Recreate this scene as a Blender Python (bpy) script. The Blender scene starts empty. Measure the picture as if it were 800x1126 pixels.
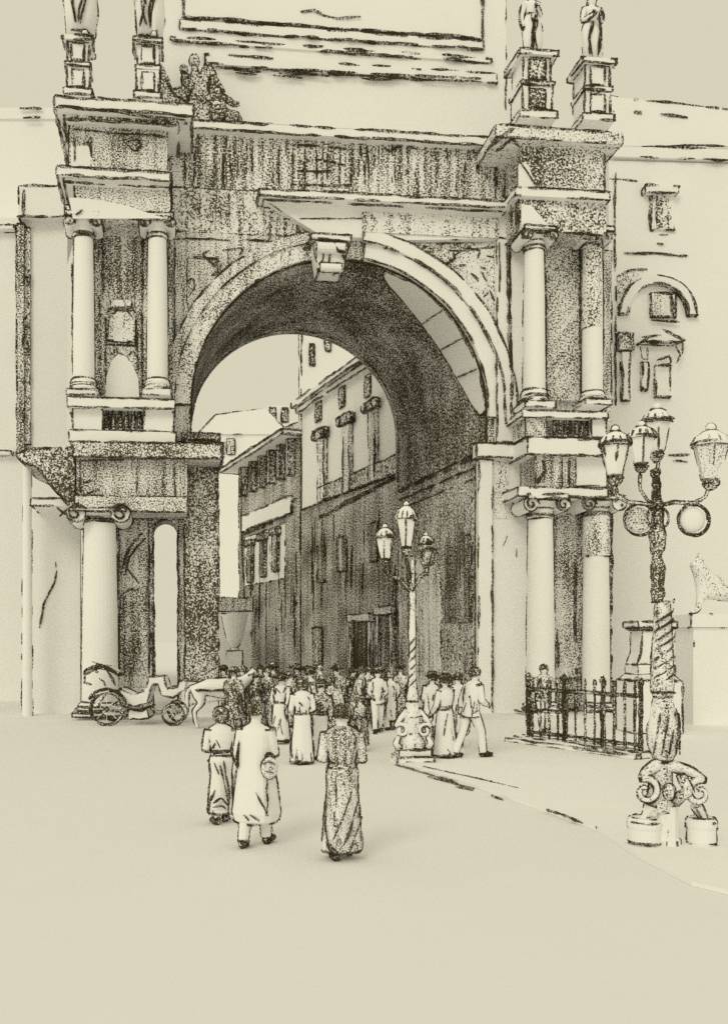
import bpy, bmesh, math, random
from mathutils import Vector, Matrix, noise as mnoise
R = math.radians
random.seed(7)
scn = bpy.context.scene
C = scn.collection

# ------------------------------------------------------------------ camera
CAM = Vector((0, 0, 2.5))
FPX, PX0, PY0 = 1000.0, 300.0, 705.0          # focal length and principal point on an 800 x 1126 picture
cam_d = bpy.data.cameras.new("camera")
cam = bpy.data.objects.new("camera", cam_d)
C.objects.link(cam)
cam.location = CAM
cam.rotation_euler = (R(90), 0, 0)
cam_d.sensor_fit = 'HORIZONTAL'
cam_d.sensor_width = 36
cam_d.lens = 36 * FPX / 800
cam_d.shift_x = (400 - PX0) / 800
cam_d.shift_y = (PY0 - 563) / 800
cam_d.clip_end = 3000
scn.camera = cam

# ------------------------------------------------------------------ light: a flat, milky overcast sky with a weak broad sun from the left
PAPER = (0.685, 0.642, 0.492)
w = bpy.data.worlds.new("World")
scn.world = w
w.use_nodes = True
nt = w.node_tree
bg = nt.nodes['Background']
bg.inputs['Color'].default_value = (*PAPER, 1)
bg.inputs['Strength'].default_value = 1.0
sun_d = bpy.data.lights.new("sun", 'SUN')
sun_d.energy = 0.8
sun_d.angle = R(25)
sun_d.color = (1.0, 0.94, 0.74)
sun = bpy.data.objects.new("sun", sun_d)
C.objects.link(sun)
sun.rotation_euler = (R(55), 0, R(-28))
scn.view_settings.view_transform = 'Standard'
scn.view_settings.look = 'None'
scn.view_settings.exposure = 0
scn.view_settings.gamma = 1
scn.render.engine = 'CYCLES'
scn.cycles.use_denoising = False
scn.cycles.max_bounces = 12
scn.cycles.diffuse_bounces = 10
scn.cycles.transparent_max_bounces = 24
scn.cycles.use_adaptive_sampling = False

# ------------------------------------------------------------------ materials (pale stone, crayon lines, hatching for shade and dark things)
INK = (0.072, 0.058, 0.031)
WHITE = (0.92, 0.92, 0.915)
HATCH_INK = (0.085, 0.070, 0.040)
_mats = {}

def _math(nt, op, a, b, clamp=False):
    n = nt.nodes.new('ShaderNodeMath'); n.operation = op; n.use_clamp = clamp
    for i, x in enumerate((a, b)):
        if isinstance(x, (int, float)): n.inputs[i].default_value = x
        else: nt.links.new(x, n.inputs[i])
    return n.outputs[0]

def _noise(nt, co, scale, detail=1.0, rough=.5):
    m = nt.nodes.new('ShaderNodeMapping'); m.inputs['Scale'].default_value = scale
    nt.links.new(co, m.inputs['Vector'])
    n = nt.nodes.new('ShaderNodeTexNoise'); n.inputs['Scale'].default_value = 1
    n.inputs['Detail'].default_value = detail; n.inputs['Roughness'].default_value = rough
    nt.links.new(m.outputs[0], n.inputs['Vector'])
    return n.outputs['Fac']

def _base(name):
    m = bpy.data.materials.new(name); m.use_nodes = True
    t = m.node_tree; t.nodes.clear()
    out = t.nodes.new('ShaderNodeOutputMaterial')
    d = t.nodes.new('ShaderNodeBsdfDiffuse')
    tc = t.nodes.new('ShaderNodeTexCoord')
    return m, t, out, d, tc.outputs['Object']

def bucket(mpp):                                   # grain size steps so that few materials are needed
    return 2 ** (round(math.log2(mpp) * 3) / 3)

def m_plain(mpp=.03, col=WHITE, speck=.02):
    k = ('plain', bucket(mpp), col, speck)
    if k in _mats: return _mats[k]
    m, t, out, d, co = _base('pale_stone')
    g = 1 / bucket(mpp)
    n1 = _noise(t, co, (g / 3,) * 3, 2)
    n2 = _noise(t, co, (g / 60,) * 3, 2)
    f = _math(t, 'ADD', _math(t, 'MULTIPLY', _math(t, 'SUBTRACT', n1, .5), speck * 2),
              _math(t, 'MULTIPLY', _math(t, 'SUBTRACT', n2, .5), speck * 2))
    f = _math(t, 'ADD', f, 1.0)
    mx = t.nodes.new('ShaderNodeVectorMath'); mx.operation = 'SCALE'
    mx.inputs[0].default_value = col
    t.links.new(f, mx.inputs['Scale'])
    t.links.new(mx.outputs[0], d.inputs['Color'])
    t.links.new(d.outputs[0], out.inputs[0])
    _mats[k] = m
    return m

def _grain(t, co, mpp):
    g = 1 / mpp
    n = _noise(t, co, (g / 1.55,) * 3, 1.4, .55)
    return _math(t, 'ADD', _math(t, 'MULTIPLY', _math(t, 'SUBTRACT', n, .5), 2.7), .5)

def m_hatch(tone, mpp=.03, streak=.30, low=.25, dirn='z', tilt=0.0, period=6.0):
    """crayon hatching in the colour, for drawn shade and for dark things; tone = share of ink"""
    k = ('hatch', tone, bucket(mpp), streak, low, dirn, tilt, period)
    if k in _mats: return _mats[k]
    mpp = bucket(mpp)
    m, t, out, d, co = _base('shade_and_tone_hatch')  # ink share paints shade on walls and vault, dark colour on other things
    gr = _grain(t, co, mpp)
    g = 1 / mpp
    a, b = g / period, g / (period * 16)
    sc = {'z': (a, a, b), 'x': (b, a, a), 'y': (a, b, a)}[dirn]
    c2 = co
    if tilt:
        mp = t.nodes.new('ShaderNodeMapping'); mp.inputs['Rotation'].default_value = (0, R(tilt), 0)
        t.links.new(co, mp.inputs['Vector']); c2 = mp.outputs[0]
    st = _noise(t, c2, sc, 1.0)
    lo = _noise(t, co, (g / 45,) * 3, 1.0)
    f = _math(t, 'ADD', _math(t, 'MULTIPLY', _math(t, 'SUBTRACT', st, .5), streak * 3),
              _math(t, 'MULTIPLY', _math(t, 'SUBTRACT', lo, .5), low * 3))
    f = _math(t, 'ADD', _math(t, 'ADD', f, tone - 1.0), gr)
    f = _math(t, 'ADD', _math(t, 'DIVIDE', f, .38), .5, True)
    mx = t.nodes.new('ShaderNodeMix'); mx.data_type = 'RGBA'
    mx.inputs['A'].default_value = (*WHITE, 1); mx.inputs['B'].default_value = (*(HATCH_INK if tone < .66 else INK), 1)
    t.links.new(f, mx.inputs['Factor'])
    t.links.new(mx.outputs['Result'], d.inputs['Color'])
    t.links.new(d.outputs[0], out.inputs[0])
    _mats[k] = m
    return m

def m_ink(mpp=.03, tone=.56):
    k = ('ink', bucket(mpp), tone)
    if k in _mats: return _mats[k]
    mpp = bucket(mpp)
    m, t, out, d, co = _base('crayon_line')
    gr = _grain(t, co, mpp)
    lo = _noise(t, co, (1 / mpp / 14,) * 3, 1.0)
    f = _math(t, 'ADD', _math(t, 'ADD', gr, tone - 1.0), _math(t, 'MULTIPLY', _math(t, 'SUBTRACT', lo, .5), .9))
    f = _math(t, 'ADD', _math(t, 'DIVIDE', f, .38), .5, True)
    d.inputs['Color'].default_value = (*INK, 1)
    tr = t.nodes.new('ShaderNodeBsdfTransparent')
    mx = t.nodes.new('ShaderNodeMixShader')
    t.links.new(f, mx.inputs[0]); t.links.new(tr.outputs[0], mx.inputs[1]); t.links.new(d.outputs[0], mx.inputs[2])
    t.links.new(mx.outputs[0], out.inputs[0])
    _mats[k] = m
    return m

# ------------------------------------------------------------------ picture point -> place
def at(px, py, Y):
    return Vector(((px - PX0) / FPX * Y, Y, CAM.z + (PY0 - py) / FPX * Y))

PZ = .05                                             # pavement level
def gnd(px, py, z=0.0):
    Y = FPX * (CAM.z - z) / (py - PY0)
    return Vector(((px - PX0) / FPX * Y, Y, z))

# ------------------------------------------------------------------ mesh buffer
class MB:
    def __init__(s): s.v = []; s.f = []
    def add(s, vs, fs):
        o = len(s.v); s.v += [tuple(p) for p in vs]; s.f += [tuple(i + o for i in f) for f in fs]; return s
    def box(s, x0, x1, y0, y1, z0, z1):
        return s.hexa([(x0, y0), (x1, y0), (x1, y1), (x0, y1)], z0, z1)
    def hexa(s, plan, z0, z1):
        n = len(plan)
        vs = [(x, y, z0) for x, y in plan] + [(x, y, z1) for x, y in plan]
        fs = [tuple(range(n - 1, -1, -1)), tuple(range(n, 2 * n))]
        fs += [(i, (i + 1) % n, n + (i + 1) % n, n + i) for i in range(n)]
        return s.add(vs, fs)
    def prism(s, poly, y0, y1):                       # outline in x,z pushed through y
        n = len(poly)
        vs = [(x, y0, z) for x, z in poly] + [(x, y1, z) for x, z in poly]
        fs = [tuple(range(n)), tuple(range(2 * n - 1, n - 1, -1))]
        fs += [(i, n + i, n + (i + 1) % n, (i + 1) % n) for i in range(n)]
        return s.add(vs, fs)
    def loft(s, rings, cap=True, closed=True):
        n = len(rings[0]); vs = [p for r in rings for p in r]; fs = []
        for a in range(len(rings) - 1):
            for i in range(n if closed else n - 1):
                j = (i + 1) % n
                fs.append((a * n + i, a * n + j, (a + 1) * n + j, (a + 1) * n + i))
        if cap:
            fs.append(tuple(range(n - 1, -1, -1))); fs.append(tuple((len(rings) - 1) * n + i for i in range(n)))
        return s.add(vs, fs)
    def lathe(s, prof, cx=0, cy=0, n=24, sx=1, sy=1, rot=0):
        rings = []
        for r, z in prof:
            rings.append([(cx + sx * r * math.cos(rot + 2 * math.pi * i / n), cy + sy * r * math.sin(rot + 2 * math.pi * i / n), z) for i in range(n)])
        return s.loft(rings)
    def ell(s, levels, n=20, wave=0.0, k=7, seed=0.0):   # levels: z, rx, ry, cx, cy
        rings = []
        L = len(levels)
        for q, (z, rx, ry, cx, cy) in enumerate(levels):
            a = wave * (1 - q / (L - 1)) if wave else 0
            rings.append([(cx + rx * (1 + a * math.sin(k * 2 * math.pi * i / n + seed)) * math.cos(2 * math.pi * i / n),
                           cy + ry * (1 + a * math.sin(k * 2 * math.pi * i / n + seed)) * math.sin(2 * math.pi * i / n), z) for i in range(n)])
        return s.loft(rings)
    def tube(s, pts, rad, n=8):
        pts = [Vector(p) for p in pts]
        if isinstance(rad, (int, float)): rad = [rad] * len(pts)
        rings = []; up = None
        for i, p in enumerate(pts):
            t = (pts[min(i + 1, len(pts) - 1)] - pts[max(i - 1, 0)]).normalized()
            if up is None:
                up = Vector((0, 0, 1)) if abs(t.z) < .9 else Vector((1, 0, 0))
            a = t.cross(up)
            if a.length < 1e-6: a = t.orthogonal()
            a.normalize(); b = a.cross(t).normalized(); up = b
            rings.append([p + (a * math.cos(2 * math.pi * k / n) + b * math.sin(2 * math.pi * k / n)) * rad[i] for k in range(n)])
        return s.loft(rings)
    def sphere(s, c, r, n=14, m=9, sx=1, sy=1, sz=1):
        prof = []
        rings = []
        for j in range(m):
            th = math.pi * (j + .5) / m
            rr = math.sin(th) * r; z = -math.cos(th) * r
            rings.append([(c[0] + sx * rr * math.cos(2 * math.pi * i / n), c[1] + sy * rr * math.sin(2 * math.pi * i / n), c[2] + sz * z) for i in range(n)])
        return s.loft(rings)
    def ring(s, c, R0, r0, axis='y', n=22, m=6, a0=0, a1=2 * math.pi):
        pts = []
        k = n + 1
        for i in range(k):
            a = a0 + (a1 - a0) * i / n
            if axis == 'y': pts.append((c[0] + R0 * math.cos(a), c[1], c[2] + R0 * math.sin(a)))
            elif axis == 'x': pts.append((c[0], c[1] + R0 * math.cos(a), c[2] + R0 * math.sin(a)))
            else: pts.append((c[0] + R0 * math.cos(a), c[1] + R0 * math.sin(a), c[2]))
        return s.tube(pts, r0, m)

# ------------------------------------------------------------------ crayon outlines: real thin sticks of crayon laid along edges and contours
XF = {}                                              # object -> (location, turn) of the thing it belongs to

def chains(bm, cl, crease, smooth):
    segs = []; pos = {}
    if smooth:
        for v in bm.verts: v.tag = False
        dv = {v.index: v.normal.dot(v.co - cl) for v in bm.verts}
        for e in bm.edges:
            a, b = e.verts
            da, db = dv[a.index], dv[b.index]
            if (da < 0) != (db < 0):
                t = da / (da - db) if abs(da - db) > 1e-12 else .5
                pos[('e', e.index)] = a.co.lerp(b.co, t)
        for f in bm.faces:
            ks = [('e', e.index) for e in f.edges if ('e', e.index) in pos]
            if len(ks) == 2: segs.append((ks[0], ks[1]))
    cr = math.cos(R(crease))
    for e in bm.edges:
        lf = e.link_faces
        ok = False
        if len(lf) == 1: ok = True
        elif len(lf) == 2:
            f0, f1 = lf
            s0 = f0.normal.dot(f0.calc_center_median() - cl) < 0
            s1 = f1.normal.dot(f1.calc_center_median() - cl) < 0
            if f0.normal.dot(f1.normal) < cr: ok = s0 or s1
            elif not smooth: ok = s0 != s1
        if ok:
            a, b = e.verts
            pos[('v', a.index)] = a.co.copy(); pos[('v', b.index)] = b.co.copy()
            segs.append((('v', a.index), ('v', b.index)))
    adj = {}
    for i, (a, b) in enumerate(segs):
        adj.setdefault(a, []).append((b, i)); adj.setdefault(b, []).append((a, i))
    used = [False] * len(segs); out = []
    def grow(path):
        while True:
            cur = path[-1]
            cand = [(n, i) for n, i in adj[cur] if not used[i]]
            if not cand: return
            if len(path) > 1:
                d0 = pos[cur] - pos[path[-2]]
                if d0.length < 1e-9: best = cand[0]
                else:
                    d0.normalize()
                    best, bd = None, .60
                    for n, i in cand:
                        d1 = pos[n] - pos[cur]
                        if d1.length < 1e-9: best = (n, i); break
                        c = d0.dot(d1.normalized())
                        if c > bd: best, bd = (n, i), c
                    if best is None: return
            else: best = cand[0]
            used[best[1]] = True; path.append(best[0])
    for i in range(len(segs)):
        if used[i]: continue
        used[i] = True
        p = [segs[i][0], segs[i][1]]
        grow(p); p.reverse(); grow(p)
        out.append([pos[k] for k in p])
    return out

def resample(pl, step):
    out = [pl[0].copy()]; acc = 0.0
    for a, b in zip(pl, pl[1:]):
        L = (b - a).length
        if L < 1e-9: continue
        t = step - acc
        while t < L:
            out.append(a.lerp(b, t / L)); t += step
        acc = L - (t - step)
    if (out[-1] - pl[-1]).length > step * .3: out.append(pl[-1].copy())
    return out

def stroke(mb, pl, width, mpp, rng, gap=0.12, wob=.7, taper=True, over=1.5):
    """one crayon stroke as a rough four-sided stick, broken here and there"""
    tot = sum((b - a).length for a, b in zip(pl, pl[1:]))
    if tot < 2.2 * mpp: return
    if over and tot > 14 * mpp and (pl[0] - pl[-1]).length > 4 * mpp:
        d = (pl[1] - pl[0]).normalized(); pl = [pl[0] - d * mpp * over * rng.random()] + pl[1:]
        d = (pl[-1] - pl[-2]).normalized(); pl = pl[:-1] + [pl[-1] + d * mpp * over * rng.random()]
    pts = resample(pl, 3.2 * mpp)
    if len(pts) < 2: return
    o = Vector((rng.random() * 99, rng.random() * 99, rng.random() * 99))
    q = []
    for p in pts:
        n = mnoise.noise_vector(p / (26 * mpp) + o) * wob * 1.6 + mnoise.noise_vector(p / (7 * mpp) + o) * wob * .6
        q.append(p + n * mpp)
    runs = [[]]
    for i, p in enumerate(q):
        g = mnoise.noise(pts[i] / (20 * mpp) + o * 1.7)
        if g > .62 - gap * 2.2 and len(q) > 6: 
            if runs[-1]: runs.append([])
        else: runs[-1].append((p, i))
    for r in runs:
        if len(r) < 2: continue
        rad = []
        for j, (p, i) in enumerate(r):
            f = .78 + .55 * mnoise.noise(pts[i] / (9 * mpp) + o * 2.3)
            if taper and len(r) > 3: f *= min(1, .45 + .35 * min(j, len(r) - 1 - j))
            rad.append(max(.25, f) * width * .57 * mpp)
        mb.tube([p for p, i in r], rad, 4)

def obj_of(name, mb, mats, parent=None, nsolid=None, smooth=False, ink_mb=None):
    me = bpy.data.meshes.new(name)
    nv = len(mb.v); nf = len(mb.f)
    vs = list(mb.v); fs = list(mb.f)
    if ink_mb:
        vs += ink_mb.v; fs += [tuple(i + nv for i in f) for f in ink_mb.f]
    me.from_pydata(vs, [], fs)
    for m in mats: me.materials.append(m)
    if ink_mb:
        for p in me.polygons[nf:]: p.material_index = 1
    if smooth:
        for p in me.polygons: p.use_smooth = True
    me.update()
    o = bpy.data.objects.new(name, me)
    C.objects.link(o)
    if parent: o.parent = parent
    return o

_seed = [0]
def part(name, mb, mat, parent=None, width=2.6, crease=32, smooth=False, gap=.12, wob=.7, extra=(), ew=None, line=True, mpp=None, shade_smooth=None, tone=.56, loc=None, rz=0, egap=None):
    """links one mesh; its edges get crayon lines"""
    _seed[0] += 1
    rng = random.Random(_seed[0])
    if parent is not None: L, a = XF[parent]
    else: L, a = Vector(loc or (0, 0, 0)), rz
    cl = Matrix.Rotation(-a, 3, 'Z') @ (CAM - L)
    bm = bmesh.new()
    bv = [bm.verts.new(p) for p in mb.v]
    for f in mb.f:
        try: bm.faces.new([bv[i] for i in f])
        except ValueError: pass
    bm.normal_update()
    bmesh.ops.recalc_face_normals(bm, faces=bm.faces[:])
    bm.verts.index_update(); bm.edges.index_update(); bm.faces.index_update()
    cen = sum((v.co for v in bm.verts), Vector()) / max(1, len(bm.verts))
    if mpp is None: mpp = (cen - cl).length / FPX
    ink = MB()
    if line:
        for pl in chains(bm, cl, crease, smooth):
            stroke(ink, pl, width, mpp, rng, gap, wob)
    for e in extra:
        e = list(e)
        ww = ew or width
        if isinstance(e[0], (int, float)): ww = e[0]; e = e[1:]
        stroke(ink, [Vector(p) for p in e], ww, mpp, rng, gap * .6 if egap is None else egap, wob)
    s = MB()
    s.v = [tuple(v.co) for v in bm.verts]; s.f = [tuple(v.index for v in f.verts) for f in bm.faces]
    bm.free()
    if callable(mat): mat = mat(mpp)
    o = obj_of(name, s, [mat, m_ink(mpp, tone)], parent, smooth=smooth if shade_smooth is None else shade_smooth, ink_mb=ink if ink.v else None)
    XF[o] = (L, a)
    if parent is None:
        o.location = L; o.rotation_euler = (0, 0, a)
    return o

def tag(o, label=None, cat=None, group=None, kind=None):
    if label: o['label'] = label
    if cat: o['category'] = cat
    if group: o['group'] = group
    if kind: o['kind'] = kind
    return o

def thing(name, label, cat, loc, rz=0, group=None):
    o = bpy.data.objects.new(name, None); C.objects.link(o)
    o.empty_display_size = .3
    o.location = loc; o.rotation_euler = (0, 0, rz)
    XF[o] = (Vector(loc), rz)
    return tag(o, label, cat, group)

def pale(mpp): return m_plain(mpp)
def hatch(tone, **k): return lambda mpp: m_hatch(tone, mpp, **k)

# ================================================================== the setting: ground and pavement
g = MB(); g.add([(-900, -40, 0), (900, -40, 0), (900, 1500, 0), (-900, 1500, 0)], [(0, 1, 2, 3)])
o = part('ground', g, m_plain(.012, (.868, .868, .863), .012), line=False)
tag(o, kind='structure')

kerb_px = [(428, 838), (520, 866), (600, 894), (655, 914), (700, 944), (760, 975), (830, 992)]
kpts = [gnd(*p) for p in kerb_px]
plan = [(p.x, p.y) for p in kpts] + [(16, kpts[-1].y), (16, 29.5), (5.6, 28.0), (3.2, 19.6)]
pv = MB(); pv.hexa(plan, 0.003, PZ)
def kp(a, b, z=.02, n=2):
    A, B = gnd(*a), gnd(*b)
    return [3.0, A + Vector((0, -.02, z)), A.lerp(B, .5) + Vector((0, -.02, z)), B + Vector((0, -.02, z))]
ex = [kp((435, 842), (500, 861)), kp((470, 855), (520, 868)), kp((500, 866), (520, 870)), kp((540, 876), (552, 880)), kp((600, 894), (655, 914), PZ),
      kp((465, 846), (570, 870), PZ)]
o = part('pavement', pv, pale, line=False, extra=ex, mpp=.016, egap=.1)
tag(o, kind='structure')

# ================================================================== the great arch
YAW = R(6)
AO = gnd(375, 785)
ARX = Matrix.Rotation(-YAW, 3, 'Z')
ACL = ARX @ (CAM - AO)
def L(px, py, y=0.0):
    """picture point on the plane y of the arch's own frame -> (x, z)"""
    d = ARX @ Vector(((px - PX0) / FPX, 1, (PY0 - py) / FPX))
    t = (y - ACL.y) / d.y
    p = ACL + d * t
    return (p.x, p.z)
def LX(px, y=0.0): return L(px, 500, y)[0]
def LZ(px, py, y=0.0): return L(px, py, y)[1]
def TR(pts, y, w=None):
    r = [Vector((L(a, b, y)[0], y, L(a, b, y)[1])) for a, b in pts]
    return ([w] if w else []) + r
def lbox(mb, px0, px1, py0, py1, y0, y1):
    """box whose front face (at y0) covers the picture rectangle; heights taken at its middle"""
    pm = (px0 + px1) / 2
    mb.box(LX(px0, y0), LX(px1, y0), y0, y1, LZ(pm, py1, y0), LZ(pm, py0, y0))
    return mb
TH = 8.8
arch = thing('triumphal_arch', 'great stone arch with paired columns, hatched frieze and deep dark vault spanning the street', 'arch', AO, YAW)

def arc(cx, cz, r, n=40, a0=180, a1=0):
    return [(cx + r * math.cos(R(a0 + (a1 - a0) * i / n)), cz + r * math.sin(R(a0 + (a1 - a0) * i / n))) for i in range(n + 1)]
FX, FZ = L(375, 450); FR = LX(535) - LX(375)
BX, BZ = L(325, 478, TH); BR = LX(438, TH) - LX(325, TH)
zi = LZ(375, 489)                                     # impost level
ztop = LZ(375, 262)
zco = LZ(375, 148)
xl0, xl1, xr0, xr1 = LX(80), FX - FR, FX + FR, LX(672)
# --- wall over the opening
wall = [(xl0, zi + .01), (xl1, zi + .01)] + arc(FX, FZ, FR) + [(xr0, zi + .01), (xr1, zi + .01), (xr1, ztop), (xl0, ztop)]
w1 = MB(); w1.prism(wall, 0, .08)
sp = [TR([(193, 262), (260, 264), (330, 266)], -.02, 2.6),
      TR([(192, 265), (192, 330), (191, 470)], -.02, 2.2), TR([(206, 285), (205, 330), (210, 350)], -.02, 1.8),
      TR([(212, 283), (240, 285), (236, 292), (222, 280), (230, 276)], -.02, 3.2), TR([(243, 290), (238, 300), (234, 302)], -.02, 2.4),
      TR([(205, 310), (212, 305), (214, 315), (208, 325)], -.02, 2.2), TR([(245, 275), (268, 273), (262, 280)], -.02, 2.2),
      TR([(205, 345), (218, 325), (240, 305), (265, 288), (300, 275), (335, 267)], -.02, 2.8)]
part('spandrel_wall', w1, hatch(.40, streak=.36, period=4.5), arch, width=2.6, extra=sp, gap=.2)  # facade shade hatched into the wall colour
# pale panel of the right hand spandrel with its relief
rs = [(u, v) for u, v in [L(436, 268, -.05), L(548, 268, -.05)]] + [
    (FX + (FR + 1.0) * math.cos(R(a)), FZ + (FR + 1.0) * math.sin(R(a))) for a in (29, 34, 40, 46, 52, 58, 64, 70)]
rel = MB(); rel.prism(rs, -.08, -.004)
rx = [TR(p, -.10, 2.6) for p in ([(420, 266), (460, 270), (500, 275), (545, 272)], [(430, 272), (455, 282), (478, 300)], [(440, 270), (470, 290), (497, 310), (520, 335), (533, 350)],
     [(465, 272), (480, 266), (497, 272), (500, 284), (490, 290), (478, 286)], [(500, 280), (512, 272), (528, 275), (525, 283)], [(505, 292), (520, 290), (535, 296)],
     [(517, 300), (526, 308), (520, 316), (514, 308)], [(530, 300), (540, 322), (543, 330)], [(532, 325), (546, 312), (548, 330)], [(512, 325), (528, 345), (542, 358)],
     [(535, 280), (546, 284)], [(470, 295), (480, 300), (488, 310), (500, 318)], [(548, 270), (549, 330), (550, 370)], [(553, 275), (553, 350), (553, 360)])]
part('spandrel_relief', rel, hatch(.30, streak=.1, low=.6), arch, width=2.2, extra=rx, gap=.3)
# --- vault
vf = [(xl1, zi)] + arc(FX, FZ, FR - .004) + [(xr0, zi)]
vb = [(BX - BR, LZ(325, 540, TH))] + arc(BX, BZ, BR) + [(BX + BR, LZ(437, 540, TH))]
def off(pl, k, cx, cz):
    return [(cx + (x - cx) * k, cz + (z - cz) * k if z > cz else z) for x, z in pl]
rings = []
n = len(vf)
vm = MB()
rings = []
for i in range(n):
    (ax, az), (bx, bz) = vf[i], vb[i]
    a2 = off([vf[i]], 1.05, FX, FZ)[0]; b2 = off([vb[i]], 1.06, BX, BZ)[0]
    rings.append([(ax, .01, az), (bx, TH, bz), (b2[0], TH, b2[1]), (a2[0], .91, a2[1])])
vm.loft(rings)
def VT(t, k):
    (ax, az), (bx, bz) = vf[k], vb[k]
    return Vector((ax + (bx - ax) * t, .01 + (TH - .01) * t, az + (bz - az) * t)) * 1.0
jo = [[2.2] + [VT(t, k) for t in (.04, .12, .22)] for k in (30, 33, 36)]
part('vault', vm, hatch(.70, streak=.10, low=.26, period=9), arch, width=3.2, gap=.05, extra=jo)  # dense hatching puts the soffit's shade into its colour
# unshaded soffit at the vault mouth, its light painted as a pale jointed strip
fs_ = MB(); rr = []
for k in range(25, 42):
    (ax, az), (bx, bz) = vf[k], vb[k]
    t0, t1 = .004, .05 + .20 * max(0, math.sin((k - 25) / 16 * math.pi)) ** .7
    q = []
    for t in (t0, t1):
        p = Vector((ax + (bx - ax) * t, .01 + (TH - .01) * t, az + (bz - az) * t))
        c = Vector((FX, p.y, FZ))
        q.append(p + (c - p).normalized() * .06); 
    for t in (t1, t0):
        p = Vector((ax + (bx - ax) * t, .01 + (TH - .01) * t, az + (bz - az) * t))
        c = Vector((FX, p.y, FZ))
        q.append(p + (c - p).normalized() * .01)
    rr.append(q)
fs_.loft(rr)
jl = []
for k in (31, 34, 37):
    i = k - 25
    jl.append([2.2, rr[i][0] + Vector((-.02, 0, -.02)), (rr[i][0] + rr[i][1]) * .5 + Vector((-.02, 0, -.02)), rr[i][1] + Vector((-.02, 0, -.02))])
part('lit_soffit', fs_, pale, arch, width=2.4, gap=.1, extra=jl)
# --- back wall over the far opening
bw = [(LX(150, TH), LZ(325, 540, TH) + .02), (BX - BR, LZ(325, 540, TH) + .02)] + arc(BX, BZ, BR + .01) + [(BX + BR, LZ(437, 540, TH) + .02), (xr1 - .02, LZ(437, 540, TH) + .02), (xr1 - .02, ztop), (LX(150, TH), ztop)]
b1 = MB(); b1.prism(bw, TH + .01, TH + .6)
part('rear_wall', b1, hatch(.6, streak=.1), arch, line=False)
# --- archivolt ring
ar = MB()
def ringband(r0, r1, a0, a1, y0, y1, n=30):
    return ar.prism(arc(FX, FZ, r1, n, a0, a1) + arc(FX, FZ, r0, n, a1, a0), y0, y1)
ringband(FR + .01, FR + .55, 82, -2, -.22, -.002)
ringband(FR + .56, FR + .98, 83, -4, -.34, -.002)
part('archivolt', ar, pale, arch, width=3.0, gap=.1)
ar = MB()
ringband(FR + .01, FR + .55, 180, 100, -.16, -.002)
ringband(FR + .56, FR + .9, 184, 101, -.24, -.002)
part('archivolt', ar, hatch(.34, streak=.3), arch, width=2.6, gap=.3)
# --- keystone: a scrolled bracket
ks = MB()
kz0, kz1, kx = LZ(362, 300, -.6), LZ(362, 258, -.9), LX(363, -.7)
hw = (LX(384, -.7) - LX(341, -.7)) / 2
ks.prism([(kx - hw * .62, kz0), (kx + hw * .62, kz0), (kx + hw * .9, kz1 - .18), (kx - hw * .9, kz1 - .18)], -.75, .1)
ks.box(kx - hw, kx + hw, -.95, .1, kz1 - .175, kz1)
ks.tube([(kx - hw * .8, -.8, kz1 - .4), (kx + hw * .8, -.8, kz1 - .4)], .2, 12)
ks.tube([(kx - hw * .55, -.78, kz0 + .1), (kx + hw * .55, -.78, kz0 + .1)], .14, 12)
kex = [TR([(350, 272), (356, 280), (352, 292), (355, 300)], -.8, 2.6), TR([(372, 270), (378, 285), (373, 298), (366, 302)], -.8, 3.4), TR([(362, 275), (361, 296)], -.8, 2), TR([(345, 263), (380, 266)], -.97, 3.4), TR([(368, 268), (372, 276), (380, 278)], -.97, 4)]
part('keystone', ks, pale, arch, width=3.2, extra=kex)

# --- architrave / pediment band, frieze and coping of the centre
mid = MB()
lbox(mid, 186, 556, 215, 262, -.02, 1.0)
part('architrave', mid, hatch(.40, streak=.42, period=4.5), arch, width=2.4, gap=.3, extra=[TR([(190, 262), (250, 262), (330, 264)], -.05, 2.6)])
ped = MB()
zA, zB = LZ(430, 222, -.7), LZ(430, 262, -.3)
ped.prism([L(289, 219, -.3), L(560, 219, -.3), L(560, 262, -.3), L(440, 264, -.3), L(352, 258, -.3)], -.3, -.024)
part('pediment_field', ped, pale, arch, width=2.0, gap=.35, extra=[TR([(312, 240), (400, 240), (470, 242)], -.33, 1.8)])
band = MB()
lbox(band, 398, 548, 236, 258, -.36, -.31)
part('sunk_panel', band, hatch(.30, streak=.5), arch, line=False)
cor = MB()
lbox(cor, 285, 558, 214, 221, -.8, -.03); lbox(cor, 290, 556, 221, 226, -.55, -.03)
part('pediment_cornice', cor, pale, arch, width=3.0, gap=.08)
fr = MB(); lbox(fr, 186, 552, 150, 214, 0, 1.2)
fex = []
rg = random.Random(3)
pn = [TR(p, -.03, 2.4) for p in ([(322, 158), (322, 203)], [(322, 160), (352, 160), (386, 164)], [(386, 162), (386, 203)], [(322, 202), (386, 204)], [(335, 166), (335, 198)], [(348, 168), (348, 198)], [(360, 168), (360, 198)], [(373, 170), (373, 200)],
     [(330, 178), (350, 176), (378, 180)], [(328, 187), (350, 189), (378, 186)], [(420, 160), (428, 166), (445, 158), (460, 164)])]
for _ in range(46):
    px = rg.uniform(192, 548); a = rg.uniform(152, 180); b = rg.uniform(a + 12, 210)
    if 318 < px < 390: continue
    pn.append(TR([(px, a), (px + rg.uniform(-1.5, 1.5), b)], -.02, rg.uniform(1.4, 2.6)))
part('frieze', fr, hatch(.46, streak=.46, period=4.5), arch, width=2.4, extra=pn, gap=.2)
cop = MB(); lbox(cop, 192, 556, 141, 150, -.35, 1.3)
part('coping', cop, pale, arch, width=3.2, gap=.05)
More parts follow.
